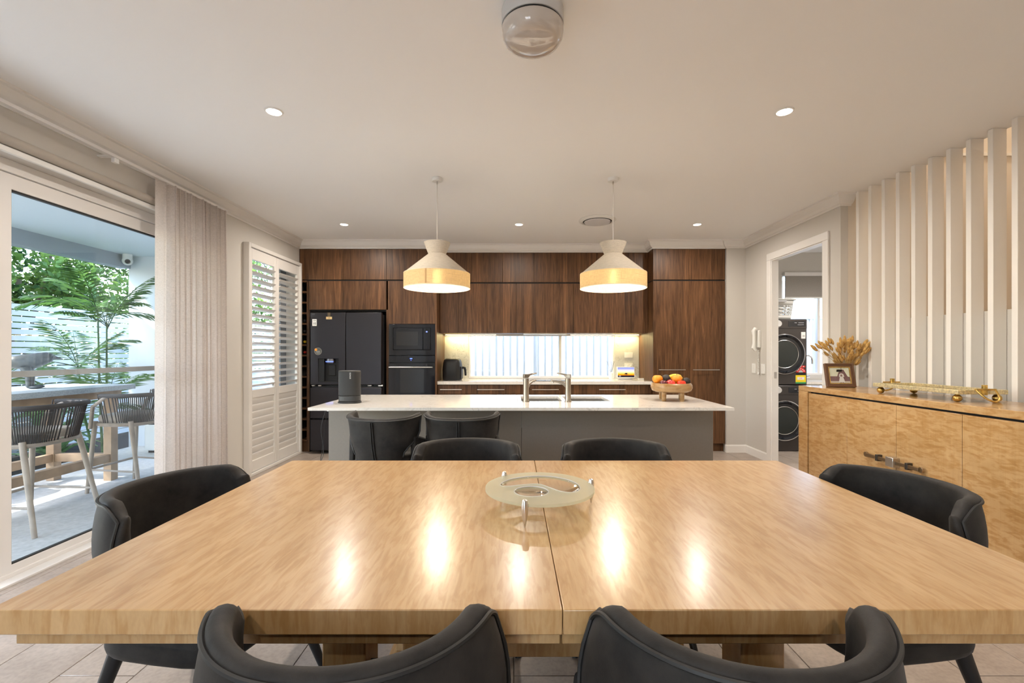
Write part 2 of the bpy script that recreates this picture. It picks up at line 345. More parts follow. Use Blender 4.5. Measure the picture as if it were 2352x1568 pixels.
def light(name, kind, loc, energy, color=WARM, size=.1, sizey=None, rot=(0, 0, 0), spread=None, parent=None):
    d = bpy.data.lights.new(name, kind); d.energy = energy; d.color = color
    if kind == 'AREA':
        d.shape = 'DISK' if sizey is None else 'RECTANGLE'; d.size = size
        if sizey: d.size_y = sizey
        if spread: d.spread = math.radians(spread)
    else: d.shadow_soft_size = size
    o = bpy.data.objects.new(name, d); COL.objects.link(o); o.location = loc; o.rotation_euler = rot
    return o
def sweep(path, prof, inward):
    """profile (distance from the wall, z) swept along a 2D path with mitred corners; inward = +1 room lies to the left of travel"""
    n = len(path); rows = []
    nor = []
    for i in range(n-1):
        d = (Vector(path[i+1])-Vector(path[i])).normalized(); nor.append(Vector((-d.y, d.x))*inward)
    for i in range(n):
        a = nor[max(i-1, 0)]; b = nor[min(i, n-2)]; m = (a+b); m = m/ (m.dot(a)) if m.length > 1e-6 else a
        rows.append([(path[i][0]+m.x*d, path[i][1]+m.y*d, z) for d, z in prof])
    mb = MB(); mb.grid([r+[r[0]] for r in rows], smooth=False)
    mb.add(rows[0], [tuple(range(len(prof)))]); mb.add(rows[-1], [tuple(reversed(range(len(prof))))])
    return mb
# ================================================================ STRUCTURE
H = 2.70
fl = MB().box(-2.95, 3.3, .6, 6.6, -.06, -.004, 0).box(3.3, 5.4, 4.1, 6.6, -.06, -.004, 0).box(-2.95, 3.3, -2.7, .6, -.06, -.004, 1).box(3.3, 5.4, 1.7, 4.1, -.06, -.004, 1)
floor = struct('floor', fl, [GROUT, TILE], 'stone look grey beige tiled floor of the open room', 'floor')
tm = obj('tile', B(-.1485, .1485, -.2985, .2985, -.008, 0), TILE, floor, bevel=.0015, seg=1)
first = True
for i in range(24):
    x = -2.85+.3*i
    for j in range(-1, 10):
        y = .9+.6*j+(.3 if i % 2 else 0)
        if y > 6.25 or (x > 3.0 and y < 4.2) or x > 3.9: continue
        if first: tm.location = (x, y, 0); first = False
        else: part('tile', tm, floor, (x, y, 0))
struct('ceiling', MB().box(-2.95, 3.14, -2.7, 6.7, H, 3.05).box(3.14, 5.4, 4.2, 6.7, H, 3.05), CEIL, 'flat matt off-white plaster ceiling over kitchen and dining room', 'ceiling')
struct('wall_left', MB().slab('YZ', (-2.7, 6.7), (-.06, H), -2.95, -2.75, [(1.0, 4.12, -.1, 2.36), (4.68, 5.72, .02, 2.36)]), WALL, 'off-white side wall with sliding glass door and shutters', 'wall')
struct('wall_back', MB().slab('XZ', (-2.75, 5.4), (-.06, H), 6.5, 6.7, [(-.64, 1.437, .905, 1.53), (3.82, 4.9, .95, 2.38)]), WALL, 'wall behind the kitchen cabinets and laundry', 'wall')
struct('wall_right', MB().slab('YZ', (4.12, 6.5), (-.06, H), 2.96, 3.025, [(4.34, 5.225, -.1, 2.34)]), WALL, 'off-white wall with intercom handset and laundry doorway', 'wall')
struct('wall_pantry', B(2.715, 2.96, 5.80, 6.5, -.06, H), WALL, 'narrow off-white wall nib at the end of the pantry', 'wall')
struct('wall_front', MB().slab('XZ', (-2.95, 3.3), (-.06, H), -2.7, -2.6, [(-2.3, -.7, .05, 2.35)]), WALL, 'plain off-white wall behind the viewer with an added daylight window', 'wall')
struct('wall_half', MB().box(3.13, 3.25, -2.6, 4.12, -.06, 1.55).box(3.13, 3.25, -2.6, 1.9, 1.55, H), WALL, 'white half wall behind the vertical slats', 'wall')
struct('wall_stair', MB().box(3.026, 5.4, 4.12, 4.22, -.06, 5.3).box(5.2, 5.4, 1.8, 4.12, -.06, 5.3).box(3.25, 5.2, 1.8, 1.9, -.06, 5.3).box(3.0, 3.14, 1.8, 4.2, 3.05, 5.3).box(3.0, 5.4, 1.8, 4.22, 5.3, 5.4), STAIRW, 'warm lit stairwell walls seen through the slats', 'wall')
struct('wall_laundry', B(5.2, 5.4, 4.22, 6.5, -.06, H), WALL, 'end wall of the laundry room', 'wall')
struct('trim_1', B(3.25, 5.2, 4.105, 4.12, 3.05, 3.075), TRIM, 'thin trim line high on the stairwell end wall', 'trim')
prof = [(0, 2.60), (.010, 2.60), (.014, 2.614), (.030, 2.618), (.05, 2.638), (.062, 2.668), (.068, 2.684), (.086, 2.688), (.09, 2.6995), (0, 2.6995)]
path = [(-2.75, -2.6), (-2.75, 5.828), (-.987, 5.828), (-.987, 6.048), (1.783, 6.048), (1.783, 5.828), (2.712, 5.828), (2.712, 5.80), (2.96, 5.80), (2.96, 4.12), (3.05, 4.12)]
struct('trim_2', sweep(path, prof, -1), TRIM, 'moulded white cornice running round the ceiling', 'cornice')
def skirt(name, path, label):
    struct(name, sweep(path, [(0, 0), (.014, 0), (.014, .085), (.008, .098), (0, .098)], -1), TRIM, label, 'skirting')
skirt('baseboard_left', [(-2.75, 4.13), (-2.75, 4.612)], 'white skirting board between curtain and shutters')
skirt('baseboard_right', [(2.716, 5.82), (2.716, 5.80), (2.96, 5.80), (2.96, 5.30)], 'white skirting board by the pantry and intercom wall')
skirt('baseboard_corner', [(-2.75, 5.765), (-2.75, 5.828)], 'short white skirting beside the wine rack')
# laundry doorway
d1 = thing('door_1', 'white framed open doorway into the laundry', 'doorway', (2.96, 4.735, 0), kind='structure')
obj('jamb', MB().box(2.955, 3.03, 5.21, 5.225, 0, 2.34).box(2.955, 3.03, 4.34, 4.355, 0, 2.34).box(2.955, 3.03, 4.355, 5.21, 2.325, 2.34), TRIM, d1, True)
for y0, y1, z0, z1 in ((5.22, 5.30, 0, 2.335), (4.265, 4.345, 0, 2.335), (4.265, 5.30, 2.335, 2.415)):
    obj('architrave', B(2.942, 2.96, y0, y1, z0, z1), TRIM, d1, True, bevel=.004)
obj('latch_plate', B(2.985, 3.01, 5.207, 5.2105, .98, 1.05), STEEL, d1, True)
# sliding door
d2 = thing('door_2', 'wide aluminium sliding glass door onto the patio', 'sliding door', (-2.87, 3.3, 0), kind='structure')
f = MB().slab('YZ', (1.0, 4.12), (0, 2.36), -2.95, -2.83, [(1.04, 4.09, .035, 2.29)])
obj('frame', f, ALU, d2, True, bevel=.003)
def leaf(x, y0, y1, st, rail0=.075):
    l = obj('door_leaf', MB().slab('YZ', (y0, y1), (.03, 2.285), x-.02, x+.02, [(y0+st, y1-.07, rail0, 2.20)]), ALU, d2, True, bevel=.003)
    g = obj('gasket', MB().slab('YZ', (y0+st-.002, y1-.068), (rail0-.002, 2.202), x-.012, x+.012, [(y0+st+.006, y1-.076, rail0+.007, 2.190)]), GASKET, l); g.matrix_parent_inverse = Matrix.Identity(4)
    p = obj('pane', B(x-.003, x+.003, y0+st, y1-.07, rail0, 2.20), PANE, l); p.matrix_parent_inverse = Matrix.Identity(4)
leaf(-2.86, 2.49, 4.09, .085); leaf(-2.91, 1.04, 2.55, .07)
obj('mid_rail', B(-2.905, -2.885, 2.575, 4.03, 1.132, 1.168), M('screen rail', (.40, .38, .36), .5), d2, True)
obj('door_threshold', B(-2.83, -2.75, 1.0, 4.12, -.03, .012), ALU, d2, True, bevel=.003)
# kitchen window
def win(name, x0, x1, z0, z1, split, label):
    t = thing(name, label, 'window', ((x0+x1)/2, 6.55, z0), kind='structure')
    obj('frame', MB().slab('XZ', (x0, x1), (z0, z1), 6.505, 6.585, [(x0+.022, split-.018, z0+.03, z1-.022), (split+.018, x1-.022, z0+.03, z1-.022)]), TRIM, t, True, bevel=.003)
    obj('pane', B(x0+.02, split-.016, 6.54, 6.546, z0+.025, z1-.02), PANE, t, True)
    obj('pane', B(split+.016, x1-.02, 6.55, 6.556, z0+.025, z1-.02), PANE, t, True)
    return t
w1 = win('window_1', -.64, 1.437, .905, 1.53, .665, 'wide low splashback window behind the worktop')
obj('sash_rail', B(.660, .667, 6.53, 6.54, .935, 1.51), M('grey sash', (.34, .36, .39), .5), w1, True)
w3 = win('window_3', 3.82, 4.9, .95, 2.38, 4.36, 'laundry window above the trough')
w4 = thing('fill_window', 'unseen window added behind the viewer for daylight', 'window', (-1.5, -2.65, .05), kind='structure')  # out-of-view window, added to let more daylight into the room
obj('frame', MB().slab('XZ', (-2.3, -.7), (.05, 2.35), -2.69, -2.62, [(-2.24, -1.53, .11, 2.29), (-1.47, -.76, .11, 2.29)]), TRIM, w4, True)
for a, b in ((-2.245, -1.525), (-1.475, -.755)): obj('pane', B(a, b, -2.658, -2.652, .105, 2.295), PANE, w4, True)
w2 = thing('window_2', 'tall window behind the plantation shutters', 'window', (-2.85, 5.2, 0), kind='structure')
obj('frame', MB().slab('YZ', (4.68, 5.72), (.02, 2.36), -2.93, -2.86, [(4.70, 5.58, .06, 2.32)]), M('grey window frame', (.16, .17, .19), .5), w2, True)
for a, b in ((4.69, 5.14), (5.141, 5.59)): obj('pane', B(-2.90, -2.894, a, b, .055, 2.325), PANE, w2, True)
# patio structure
struct('patio_floor', B(-5.27, -2.95, -1, 9.4, -.12, -.02), CONC, 'smooth grey concrete patio floor outside the glass door', 'patio')
struct('garden_bed', B(-6.6, -5.27, -1, 9.6, -.3, -.07), MULCH, 'dark bark mulch garden bed beside the patio', 'garden bed')
struct('patio_ceiling', B(-5.3, -2.95, -1.0, 6.3, 2.60, 2.7), SOFFIT, 'pale painted ceiling over the patio', 'ceiling')
struct('patio_beam', MB().box(-5.45, -5.3, -1.0, 6.3, 2.43, 2.85), BEAMP, 'grey edge beam of the patio roof', 'beam')
struct('patio_roof', B(-5.6, 3.3, -2.9, 6.75, 3.06, 3.1), M('roof sheet', (.3, .31, .33), .7), 'roof over the house and patio', 'roof')
struct('patio_column', B(-5.33, -4.35, 6.3, 6.6, -.12, 2.86), RENDER, 'white rendered pier at the end of the patio', 'pier')
struct('ground', MB().box(-14, -6.6, -4, 20, -.5, -.3).box(-6.6, 9, 9.6, 20, -.5, -.3).box(-2.9, 9, 6.7, 9.6, -.4, -.1), M('soil', (.16, .15, .12), .9), 'bare ground beyond the house and fences', 'ground')
struct('reflector', B(-6.6, 9, -12, -2.75, -.4, -.08), M('pale paving', (.62, .59, .54), .8), 'unseen pale paved terrace outside the window behind the viewer', 'reflector')  # unseen ground, added pale so it throws sunlight up to the ceiling
struct('neighbour_wall', B(3.0, 5.62, 9.4, 9.6, -.3, 2.75), M('neighbour cladding', (.62, .72, .78), .7), 'pale blue neighbouring wall outside the laundry window', 'wall')
# white slat fence
fe = thing('slat_fence', 'white horizontal slat fence along the garden bed', 'fence', (-6.4, 6.2, -.1))
sl = obj('slat', B(-.012, .012, -3.2, 3.3, 0, .066), FENCEW, fe, loc=(0, 0, .06))
for k in range(1, 24): part('slat', sl, fe, (0, 0, .06+.0815*k))
for y in (-2.6, -.8, .95, 2.75): obj('post', B(-.06, -.013, y-.03, y+.03, 0, 2.0), FENCEW, fe)
fe2 = thing('slat_fence', 'white slat fence across the far end of the garden', 'fence', (-4.0, 9.6, -.1))
s2 = obj('slat', B(-2.38, 2.6, -.012, .012, 0, .066), FENCEW, fe2, loc=(0, 0, .06))
for k in range(1, 24): part('slat', s2, fe2, (0, 0, .06+.0815*k))
for x in (-1.2, .6, 2.3): obj('post', B(x-.03, x+.03, .013, .06, 0, 2.0), FENCEW, fe2)
# ribbed steel fence behind the kitchen
rf = thing('steel_fence', 'white ribbed steel fence outside the kitchen window', 'fence', (2.0, 7.6, -.1))
def ribs():
    pts = []; x = 0.0; P = .116
    while x < 2.31:
        for dx, dy in ((0, 0), (.070, 0), (.080, .016), (.104, .016)): pts.append((x+dx, dy))
        x += P
    return MB().grid([[(x, y, 0), (x, y, 1.95)] for x, y in pts], smooth=False)
r0 = obj('fence_sheet', ribs(), RIBF, rf, solid=.002, loc=(-4.0, 0, 0))
for k in range(1, 4): part('fence_sheet', r0, rf, (-4.0+2.32*k, 0, 0))
for k in range(4): obj('rail', B(-4.0+2.32*k, -4.0+2.32*k+2.31, -.012, .045, 1.93, 1.98), RIBF, rf)
for k in range(5): obj('post', B(-4.012+2.32*k, -3.99+2.32*k, -.02, .05, 0, 1.98), RIBF, rf)
# ================================================================ KITCHEN
YF = 5.83   # front plane of the tall cabinets
YM = 6.05   # front plane of the middle cabinets
def cab(name, label, x0, x1, yf, z0, z1, doors, cat='cabinet', group=None, back=6.49, handles=None, dname='door', top=True):
    t = thing(name, label, cat, ((x0+x1)/2, (yf+back)/2, z0), group=group)
    obj('carcass', B(x0+.001, x1-.001, yf+.021, back, z0, z1), WALNUT, t, True)
    for a, b, c, d in doors:
        dd = obj(dname, B(a+.0012, b-.0012, yf, yf+.019, c+.0015, d-.0015), WALNUT, t, True, bevel=.0012, seg=1)
        for h in (handles or []):
            if a <= h[0] and h[1] <= b and c <= h[2] <= d:
                hm = MB().tube([(h[0], yf-.03, h[2]), (h[1], yf-.03, h[2])], .006, 8)
                for hx in (h[0]+.02, h[1]-.02): hm.tube([(hx, yf-.03, h[2]), (hx, yf, h[2])], .005, 8)
                o = obj('handle', hm, STEEL, dd); o.matrix_parent_inverse = Matrix.Identity(4)
                o['label'] = 'slim brushed steel bar handle'
    return t
# top rows
cab('cupboard', 'walnut top cupboard run above fridge and wine rack', -2.742, -1.63, YF, 2.205, 2.60, [(-2.742, -2.186, 2.205, 2.60), (-2.186, -1.63, 2.205, 2.60)])
cab('cupboard', 'walnut top cupboard above the oven tower', -1.63, -.99, YF, 2.205, 2.60, [(-1.63, -.99, 2.205, 2.60)])
xs = [-.984, -.565, -.147, .27, .69, 1.107, 1.525, 1.783]
cab('cupboard', 'long walnut top cupboard row under the cornice over the window', -.984, 1.782, YM, 2.205, 2.60, [(xs[i], xs[i+1], 2.205, 2.60) for i in range(7)])
cab('cupboard', 'walnut top cupboard above the tall pantry', 1.785, 2.708, YF, 2.205, 2.60, [(1.785, 2.248, 2.205, 2.60), (2.248, 2.708, 2.205, 2.60)])
# shadow gap rails between the rows
sg = thing('shadow_gap_rail', 'dark recessed shadow gap between the two walnut rows', 'rail', (0, 6.1, 2.19))
for a, b, y in ((-2.742, -.99, YF), (-.984, 1.782, YM), (1.785, 2.708, YF)):
    obj('rail', B(a, b, y+.012, y+.2, 2.1915, 2.2035), DARK, sg, True)
# tall cabinets
cab('cupboard', 'wide walnut cupboard directly above the fridge', -2.632, -1.632, YF, 1.82, 2.19, [(-2.632, -1.632, 1.82, 2.19)])
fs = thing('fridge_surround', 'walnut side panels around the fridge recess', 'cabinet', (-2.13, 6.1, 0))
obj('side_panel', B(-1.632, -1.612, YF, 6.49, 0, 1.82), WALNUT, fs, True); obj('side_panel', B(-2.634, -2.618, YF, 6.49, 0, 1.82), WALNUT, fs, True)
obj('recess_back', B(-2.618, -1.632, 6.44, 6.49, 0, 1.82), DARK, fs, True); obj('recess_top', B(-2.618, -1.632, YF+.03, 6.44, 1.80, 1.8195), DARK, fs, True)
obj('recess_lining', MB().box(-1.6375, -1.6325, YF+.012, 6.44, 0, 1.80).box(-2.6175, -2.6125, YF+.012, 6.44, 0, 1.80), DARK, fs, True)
ot = thing('oven_tower', 'tall walnut cabinet housing oven and microwave', 'cabinet', (-1.3, 6.15, 0))
obj('side_panel', B(-1.611, -1.600, YF, 6.49, .1, 2.19), WALNUT, ot, True); obj('side_panel', B(-1.005, -.987, YF-.001, 6.49, .0, 2.19), WALNUT, ot, True)
obj('door', B(-1.599, -1.006, YF, YF+.019, 1.64, 2.189), WALNUT, ot, True, bevel=.0012, seg=1)
obj('shelf', B(-1.599, -1.006, YF+.03, 6.49, 1.63, 1.648), WALNUT, ot, True); obj('shelf', B(-1.599, -1.006, YF+.03, 6.49, .60, .62), WALNUT, ot, True)
obj('drawer', B(-1.599, -1.006, YF, YF+.019, .105, .60), WALNUT, ot, True, bevel=.0012, seg=1); obj('kickboard', B(-1.599, -1.006, YF+.05, YF+.07, 0, .1), WALNUT, ot, True)
obj('back_panel', B(-1.599, -1.006, 6.46, 6.49, .1, 2.18), WALNUT, ot, True)
# wall oven and microwave
def bar(mb, x0, x1, y, z, r=.008):
    mb.tube([(x0, y, z), (x1, y, z)], r, 10)
    for x in (x0+.03, x1-.03): mb.tube([(x, y, z), (x, y+.04, z)], r*.8, 8)
    return mb
mw = thing('microwave', 'built-in black glass microwave in the walnut tower', 'microwave', (-1.303, 6.1, 1.25))
obj('body', B(-1.59, -1.015, YF+.015, 6.3, 1.25, 1.628), BLACKPL, mw, True)
obj('trim_frame', MB().slab('XZ', (-1.599, -1.006), (1.238, 1.634), YF-.006, YF+.014, [(-1.545, -1.062, 1.305, 1.588)]), BLACKGL, mw, True, bevel=.002)
dm = obj('door', B(-1.541, -1.161, YF-.014, YF+.012, 1.309, 1.584), BLACKGL, mw, True, bevel=.004)
o = obj('window', B(-1.50, -1.222, YF-.0155, YF-.0135, 1.362, 1.54), M('oven glass', (.006, .007, .009), .02, spec=1.0), dm); o.matrix_parent_inverse = Matrix.Identity(4)
pn = obj('control_panel', B(-1.157, -1.066, YF-.014, YF+.012, 1.309, 1.584), BLACKGL, mw, True, bevel=.004)
text('display', '88', .024, mw, (-1.112, YF-.0150, 1.537), (PI/2, 0, 0), WHITELED)
text('maker_mark', 'smeg', .018, mw, (-1.303, YF-.0068, 1.268), (PI/2, 0, 0), M('dark print', (.05, .05, .055), .4))
ov = thing('oven', 'built-in black wall oven with steel handle below microwave', 'oven', (-1.303, 6.1, .63))
obj('body', B(-1.59, -1.015, YF+.015, 6.35, .63, 1.232), BLACKPL, ov, True)
cp = obj('control_panel', B(-1.599, -1.006, YF-.012, YF+.014, 1.147, 1.232), BLACKGL, ov, True, bevel=.002)
obj('display', MB().box(-1.327, -1.297, YF-.0135, YF-.0125, 1.190, 1.201).box(-1.316, -1.309, YF-.0135, YF-.0125, 1.170, 1.176), BLUELED, ov, True)
od = obj('door', B(-1.599, -1.006, YF-.02, YF+.014, .63, 1.137), BLACKGL, ov, True, bevel=.003)
o = obj('window', B(-1.45, -1.145, YF-.0215, YF-.0195, .76, 1.06), bpy.data.materials['oven glass'], od); o.matrix_parent_inverse = Matrix.Identity(4)
hb = bar(MB(), -1.583, -1.028, YF-.062, 1.086, .008)
o = obj('handle', hb, STEEL, od); o.matrix_parent_inverse = Matrix.Identity(4); o['label'] = 'long polished steel bar handle'
# wine rack
wr = thing('wine_rack', 'tall narrow walnut wine rack beside the fridge', 'wine rack', (-2.69, 6.0, .1))
obj('side_panel', B(-2.748, -2.733, YF, 6.25, .14, 2.19), WALNUT, wr, True); obj('side_panel', B(-2.652, -2.635, YF, 6.25, .14, 2.19), WALNUT, wr, True)
obj('back_panel', B(-2.733, -2.652, 6.22, 6.25, .14, 2.19), DARK, wr, True); obj('kickboard', B(-2.748, -2.635, YF+.02, YF+.04, 0, .139), WALNUT, wr, True)
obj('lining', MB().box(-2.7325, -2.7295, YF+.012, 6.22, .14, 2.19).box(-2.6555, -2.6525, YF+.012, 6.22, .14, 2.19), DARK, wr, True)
PITCH = (2.19-.14-.014)/15
for k in range(16): obj('shelf', B(-2.733, -2.652, YF-.006, 6.22, .136+PITCH*k, .136+PITCH*k+.022), WALNUT, wr, True)
def bottle(k, cap, label, capcol):
    z = .154+PITCH*k+.036; t = thing('wine_bottle', label, 'bottle', (-2.692, YF+.03, z), group='bottles in the wine rack')
    obj('glass_body', MB().lathe([(.0001, .30), (.034, .298), (.035, .29), (.035, .12), (.03, .095), (.015, .065), (.0135, .0), (.0001, 0)], axis='Y', seg=16), M(label[:12], (.008, .012, .008), .1), t)
    obj('cap', MB().lathe([(.0001, -.004), (.0155, -.003), (.0155, .05), (.0001, .05)], axis='Y', seg=16), capcol, t)
bottle(11, 0, 'dark capped wine bottle, highest in the walnut rack', M('dark foil', (.05, .05, .05), .3, metal=.6)); bottle(10, 0, 'dark capped wine bottle in the cell above the yellow capped one', M('grey foil', (.07, .06, .06), .3, metal=.6))
bottle(9, 0, 'wine bottle with yellow cap in the walnut rack', M('yellow foil', (.75, .5, .03), .35)); bottle(8, 0, 'wine bottle with red cap in the walnut rack', M('red foil', (.45, .03, .02), .35))
bt = thing('wine_bottle', 'round dark bottle base filling a lower rack cell', 'bottle', (-2.692, YF+.0, .154+PITCH*6+.041), group='bottles in the wine rack')
obj('base', MB().lathe([(.0001, .02), (.028, .018), (.037, 0), (.0385, .02), (.0385, .28), (.0001, .28)], axis='Y', seg=22), M('bottle black', (.015, .015, .014), .25), bt)
# pantry
cab('pantry', 'tall two door walnut pantry with long bar handles', 1.785, 2.708, YF, .105, 2.19, [(1.785, 2.248, .105, 2.19), (2.248, 2.708, .105, 2.19)], handles=[(1.85, 2.19, 1.052), (2.285, 2.625, 1.052)])
p_ = thing('kickboard', 'recessed walnut kickboard under the pantry', 'kickboard', (2.25, 5.89, 0)); obj('board', B(1.785, 2.708, YF+.055, YF+.075, 0, .104), WALNUT, p_, True)
# overheads
ox = [-.984, -.734, -.352, .030, .412, .794, 1.176, 1.558, 1.782]
labs = ['narrow walnut filler door at oven end of the overhead row', 'walnut overhead door, first wide one from the oven tower', 'walnut overhead door, second wide one from the oven tower', 'walnut overhead door, third wide one from the oven tower', 'walnut overhead door, fourth wide one from the oven tower', 'walnut overhead door, fifth wide one from the oven tower', 'walnut overhead door half hidden behind the pendant near the pantry', 'narrow walnut overhead door beside the tall pantry']
for i in range(8): cab('overhead_cabinet', labs[i], ox[i], ox[i+1], YM, 1.53, 2.19, [(ox[i], ox[i+1], 1.53, 2.19)], group='walnut overhead cabinets above the window')
# base units
bx = [-.984, -.62, .13, .72, 1.49, 1.782]
bl = ['walnut base unit beside the oven tower', 'wide walnut drawer unit left of the cooktop', 'walnut drawer unit under the cooktop', 'wide walnut drawer unit right of the cooktop', 'plain walnut base filler beside the pantry']
hh = [(-.95, -.67), (-.47, -.12), (.235, .58), (1.10, 1.44), None]
for i in range(5):
    hs = [(hh[i][0], hh[i][1], z) for z in (.795, .50, .22)] if hh[i] else []
    cab('base_cabinet', bl[i], bx[i], bx[i+1], 5.89, .1, .858, [(bx[i], bx[i+1], .735, .855), (bx[i], bx[i+1], .42, .735), (bx[i], bx[i+1], .1, .42)], group='walnut drawer units under the window', handles=hs, dname='drawer')
kb = thing('kickboard', 'recessed walnut kickboard under the window drawers', 'kickboard', (.4, 5.95, 0)); obj('board', B(-.984, 1.782, 5.94, 5.96, 0, .099), WALNUT, kb, True)
tag(obj('worktop', B(-.985, 1.783, 5.86, 6.488, .86, .90), STONE, bevel=.002), 'white stone worktop below the kitchen window', 'worktop')
sp = thing('splashback', 'grey veined stone splashback beside the kitchen window', 'splashback', (.4, 6.49, .9))
obj('stone_panel', B(-.985, -.645, 6.484, 6.4995, .9, 1.53), SPLASH, sp, True); obj('stone_panel', B(1.442, 1.783, 6.484, 6.4995, .9, 1.53), SPLASH, sp, True)
rh = thing('range_hood', 'slim steel slide-out range hood under the overheads', 'range hood', (.42, 6.2, 1.52))
obj('body', B(.13, .71, 6.06, 6.3, 1.515, 1.5295), STEEL, rh, True); obj('front_lip', B(.13, .71, 6.045, 6.06, 1.512, 1.5295), STEEL, rh, True, bevel=.002)
ck = thing('cooktop', 'flat black glass cooktop on the back worktop', 'cooktop', (.42, 6.18, .90)); obj('glass_top', B(.12, .72, 5.93, 6.42, .9, .906), BLACKGL, ck, True, bevel=.002)
obj('zone_ring', MB().tube([(.28+.09*math.cos(a*PI/12), 6.3+.09*math.sin(a*PI/12), .9061) for a in range(24)], .0008, 4, closed=True).tube([(.57+.09*math.cos(a*PI/12), 6.3+.09*math.sin(a*PI/12), .9061) for a in range(24)], .0008, 4, closed=True), M('zone print', (.2, .2, .22), .4), ck, True)
# led strip under the overheads
for nm, a, b, lab in (('led_strip', -.96, -.25, 'glowing warm light strip under the overheads by the air fryer'), ('led_strip', .80, 1.76, 'glowing warm light strip under the overheads near the pantry')):
    t = thing(nm, lab, 'light strip', ((a+b)/2, 6.40, 1.52), group='light strips under the overheads')
    obj('channel', B(a, b, 6.395, 6.425, 1.522, 1.5295), ALU, t, True); obj('diffuser', B(a, b, 6.398, 6.422, 1.518, 1.522), STRIPON, t, True)
    light('strip_light', 'AREA', ((a+b)/2, 6.41, 1.514), P_STRIP*(b-a), (1, .80, .36), b-a, .02, (math.radians(0), 0, 0))
# ---------------------------------------------------------------- fridge
fr = thing('fridge', 'black steel french door fridge with water dispenser', 'fridge', (-2.1, 6.05, 0))
obj('body', B(-2.54, -1.66, 5.76, 6.40, .03, 1.755), M('fridge side', (.02, .02, .022), .45), fr, True, bevel=.004)
YD = 5.69
ld = obj('door', MB().slab('XZ', (-2.543, -2.105), (.872, 1.775), YD, YD+.065, [(-2.445, -2.195, .905, 1.195)]), FRIDGE, fr, True, bevel=.005)
rd = obj('door', B(-2.098, -1.655, YD, YD+.065, .872, 1.775), FRIDGE, fr, True, bevel=.006)
fd = obj('freezer_drawer', B(-2.543, -1.655, YD, YD+.065, .45, .835), FRIDGE, fr, True, bevel=.006)
obj('freezer_drawer', B(-2.543, -1.655, YD, YD+.065, .05, .435), FRIDGE, fr, True, bevel=.006)
obj('drawer_grip', B(-2.53, -1.67, YD+.02, YD+.06, .835, .85), BLACKPL, fr, True); obj('hinge', MB().box(-1.70, -1.64, YD+.01, YD+.05, .848, .866).box(-1.83, -1.78, YD+.004, YD+.04, .852, .866).box(-2.53, -2.49, YD+.004, YD+.04, .852, .866).box(-2.45, -2.41, YD+.004, YD+.04, .852, .866), STEEL, fr, True, bevel=.004)
dp = obj('dispenser', MB().box(-2.445, -2.195, YD+.055, YD+.064, .905, 1.195).box(-2.445, -2.375, YD+.012, YD+.056, .905, 1.195), BLACKPL, fr, True)
o = obj('nozzle', MB().lathe([(.042, 0), (.05, .012), (.05, .03), (.042, .055)], (-2.305, YD+.03, 1.14), 18, sy=.5), M('nozzle grey', (.18, .18, .19), .3, metal=.5), dp); o.matrix_parent_inverse = Matrix.Identity(4)
o = obj('light_bar', B(-2.352, -2.258, YD+.0, YD+.006, 1.154, 1.163), BLUELED, dp); o.matrix_parent_inverse = Matrix.Identity(4)
o = obj('paddle', B(-2.335, -2.245, YD+.045, YD+.056, .98, 1.12), BLACKPL, dp, bevel=.008); o.matrix_parent_inverse = Matrix.Identity(4)
obj('dispenser_tray', B(-2.44, -2.20, YD+.004, YD+.06, .905, .913), BLACKPL, fr, True)
# stickers and magnets on the fridge door
st = thing('warranty_sticker', 'small white sticker reading 10 on the fridge door', 'sticker', (-2.49, YD, 1.65))
obj('label_paper', B(-2.518, -2.463, YD-.0014, YD-.0002, 1.605, 1.690), WHITEPL, st, True)
INK = M('black ink', (.02, .02, .02), .6); text('number', '10', .040, st, (-2.4905, YD-.0018, 1.633), (PI/2, 0, 0), INK); text('caption', 'YEAR', .016, st, (-2.4905, YD-.0018, 1.672), (PI/2, 0, 0), INK)
text('maker_mark', 'LG', .028, fr, (-2.505, YD-.0006, 1.752), (PI/2, 0, 0), M('grey print', (.14, .14, .15), .3, metal=.6))
mg = thing('fridge_magnet', 'tan card magnet with dark clip at fridge top', 'magnet', (-2.305, YD, 1.72)); obj('card', B(-2.345, -2.272, YD-.003, YD-.0003, 1.688, 1.72), M('tan card', (.68, .50, .24), .6), mg, True); obj('clip', B(-2.325, -2.29, YD-.006, YD-.0003, 1.722, 1.772), M('bronze clip', (.10, .075, .045), .4), mg, True)
text('print', 'wifi', .018, mg, (-2.3085, YD-.0034, 1.704), (PI/2, 0, 0), INK)
es = thing('round_sticker', 'round clear sticker with orange dot on fridge', 'sticker', (-2.45, YD, 1.27)); o = obj('disc', MB().lathe([(.0001, -.0012), (.044, -.0012), (.044, -.0002), (.0001, -.0002)], (-2.446, YD, 1.288), 32, 'Y', smooth=False), M('smoky film', (.10, .10, .09), .4), es, True)
obj('rim', MB().tube([(-2.446+.044*math.cos(a*PI/16), YD-.0015, 1.288+.044*math.sin(a*PI/16)) for a in range(32)], .0015, 5, closed=True), M('pale film', (.45, .45, .42), .4), es, True)
obj('orange_dot', MB().lathe([(.0001, -.0026), (.017, -.0026), (.017, -.0012), (.0001, -.0012)], (-2.473, YD, 1.309), 20, 'Y', smooth=False), M('orange print', (.85, .33, .02), .5), es, True)
obj('print_lines', MB().box(-2.47, -2.425, YD-.0018, YD-.0012, 1.288, 1.292).box(-2.472, -2.420, YD-.0018, YD-.0012, 1.276, 1.280).box(-2.465, -2.425, YD-.0018, YD-.0012, 1.264, 1.268), bpy.data.materials['pale film'], es, True)
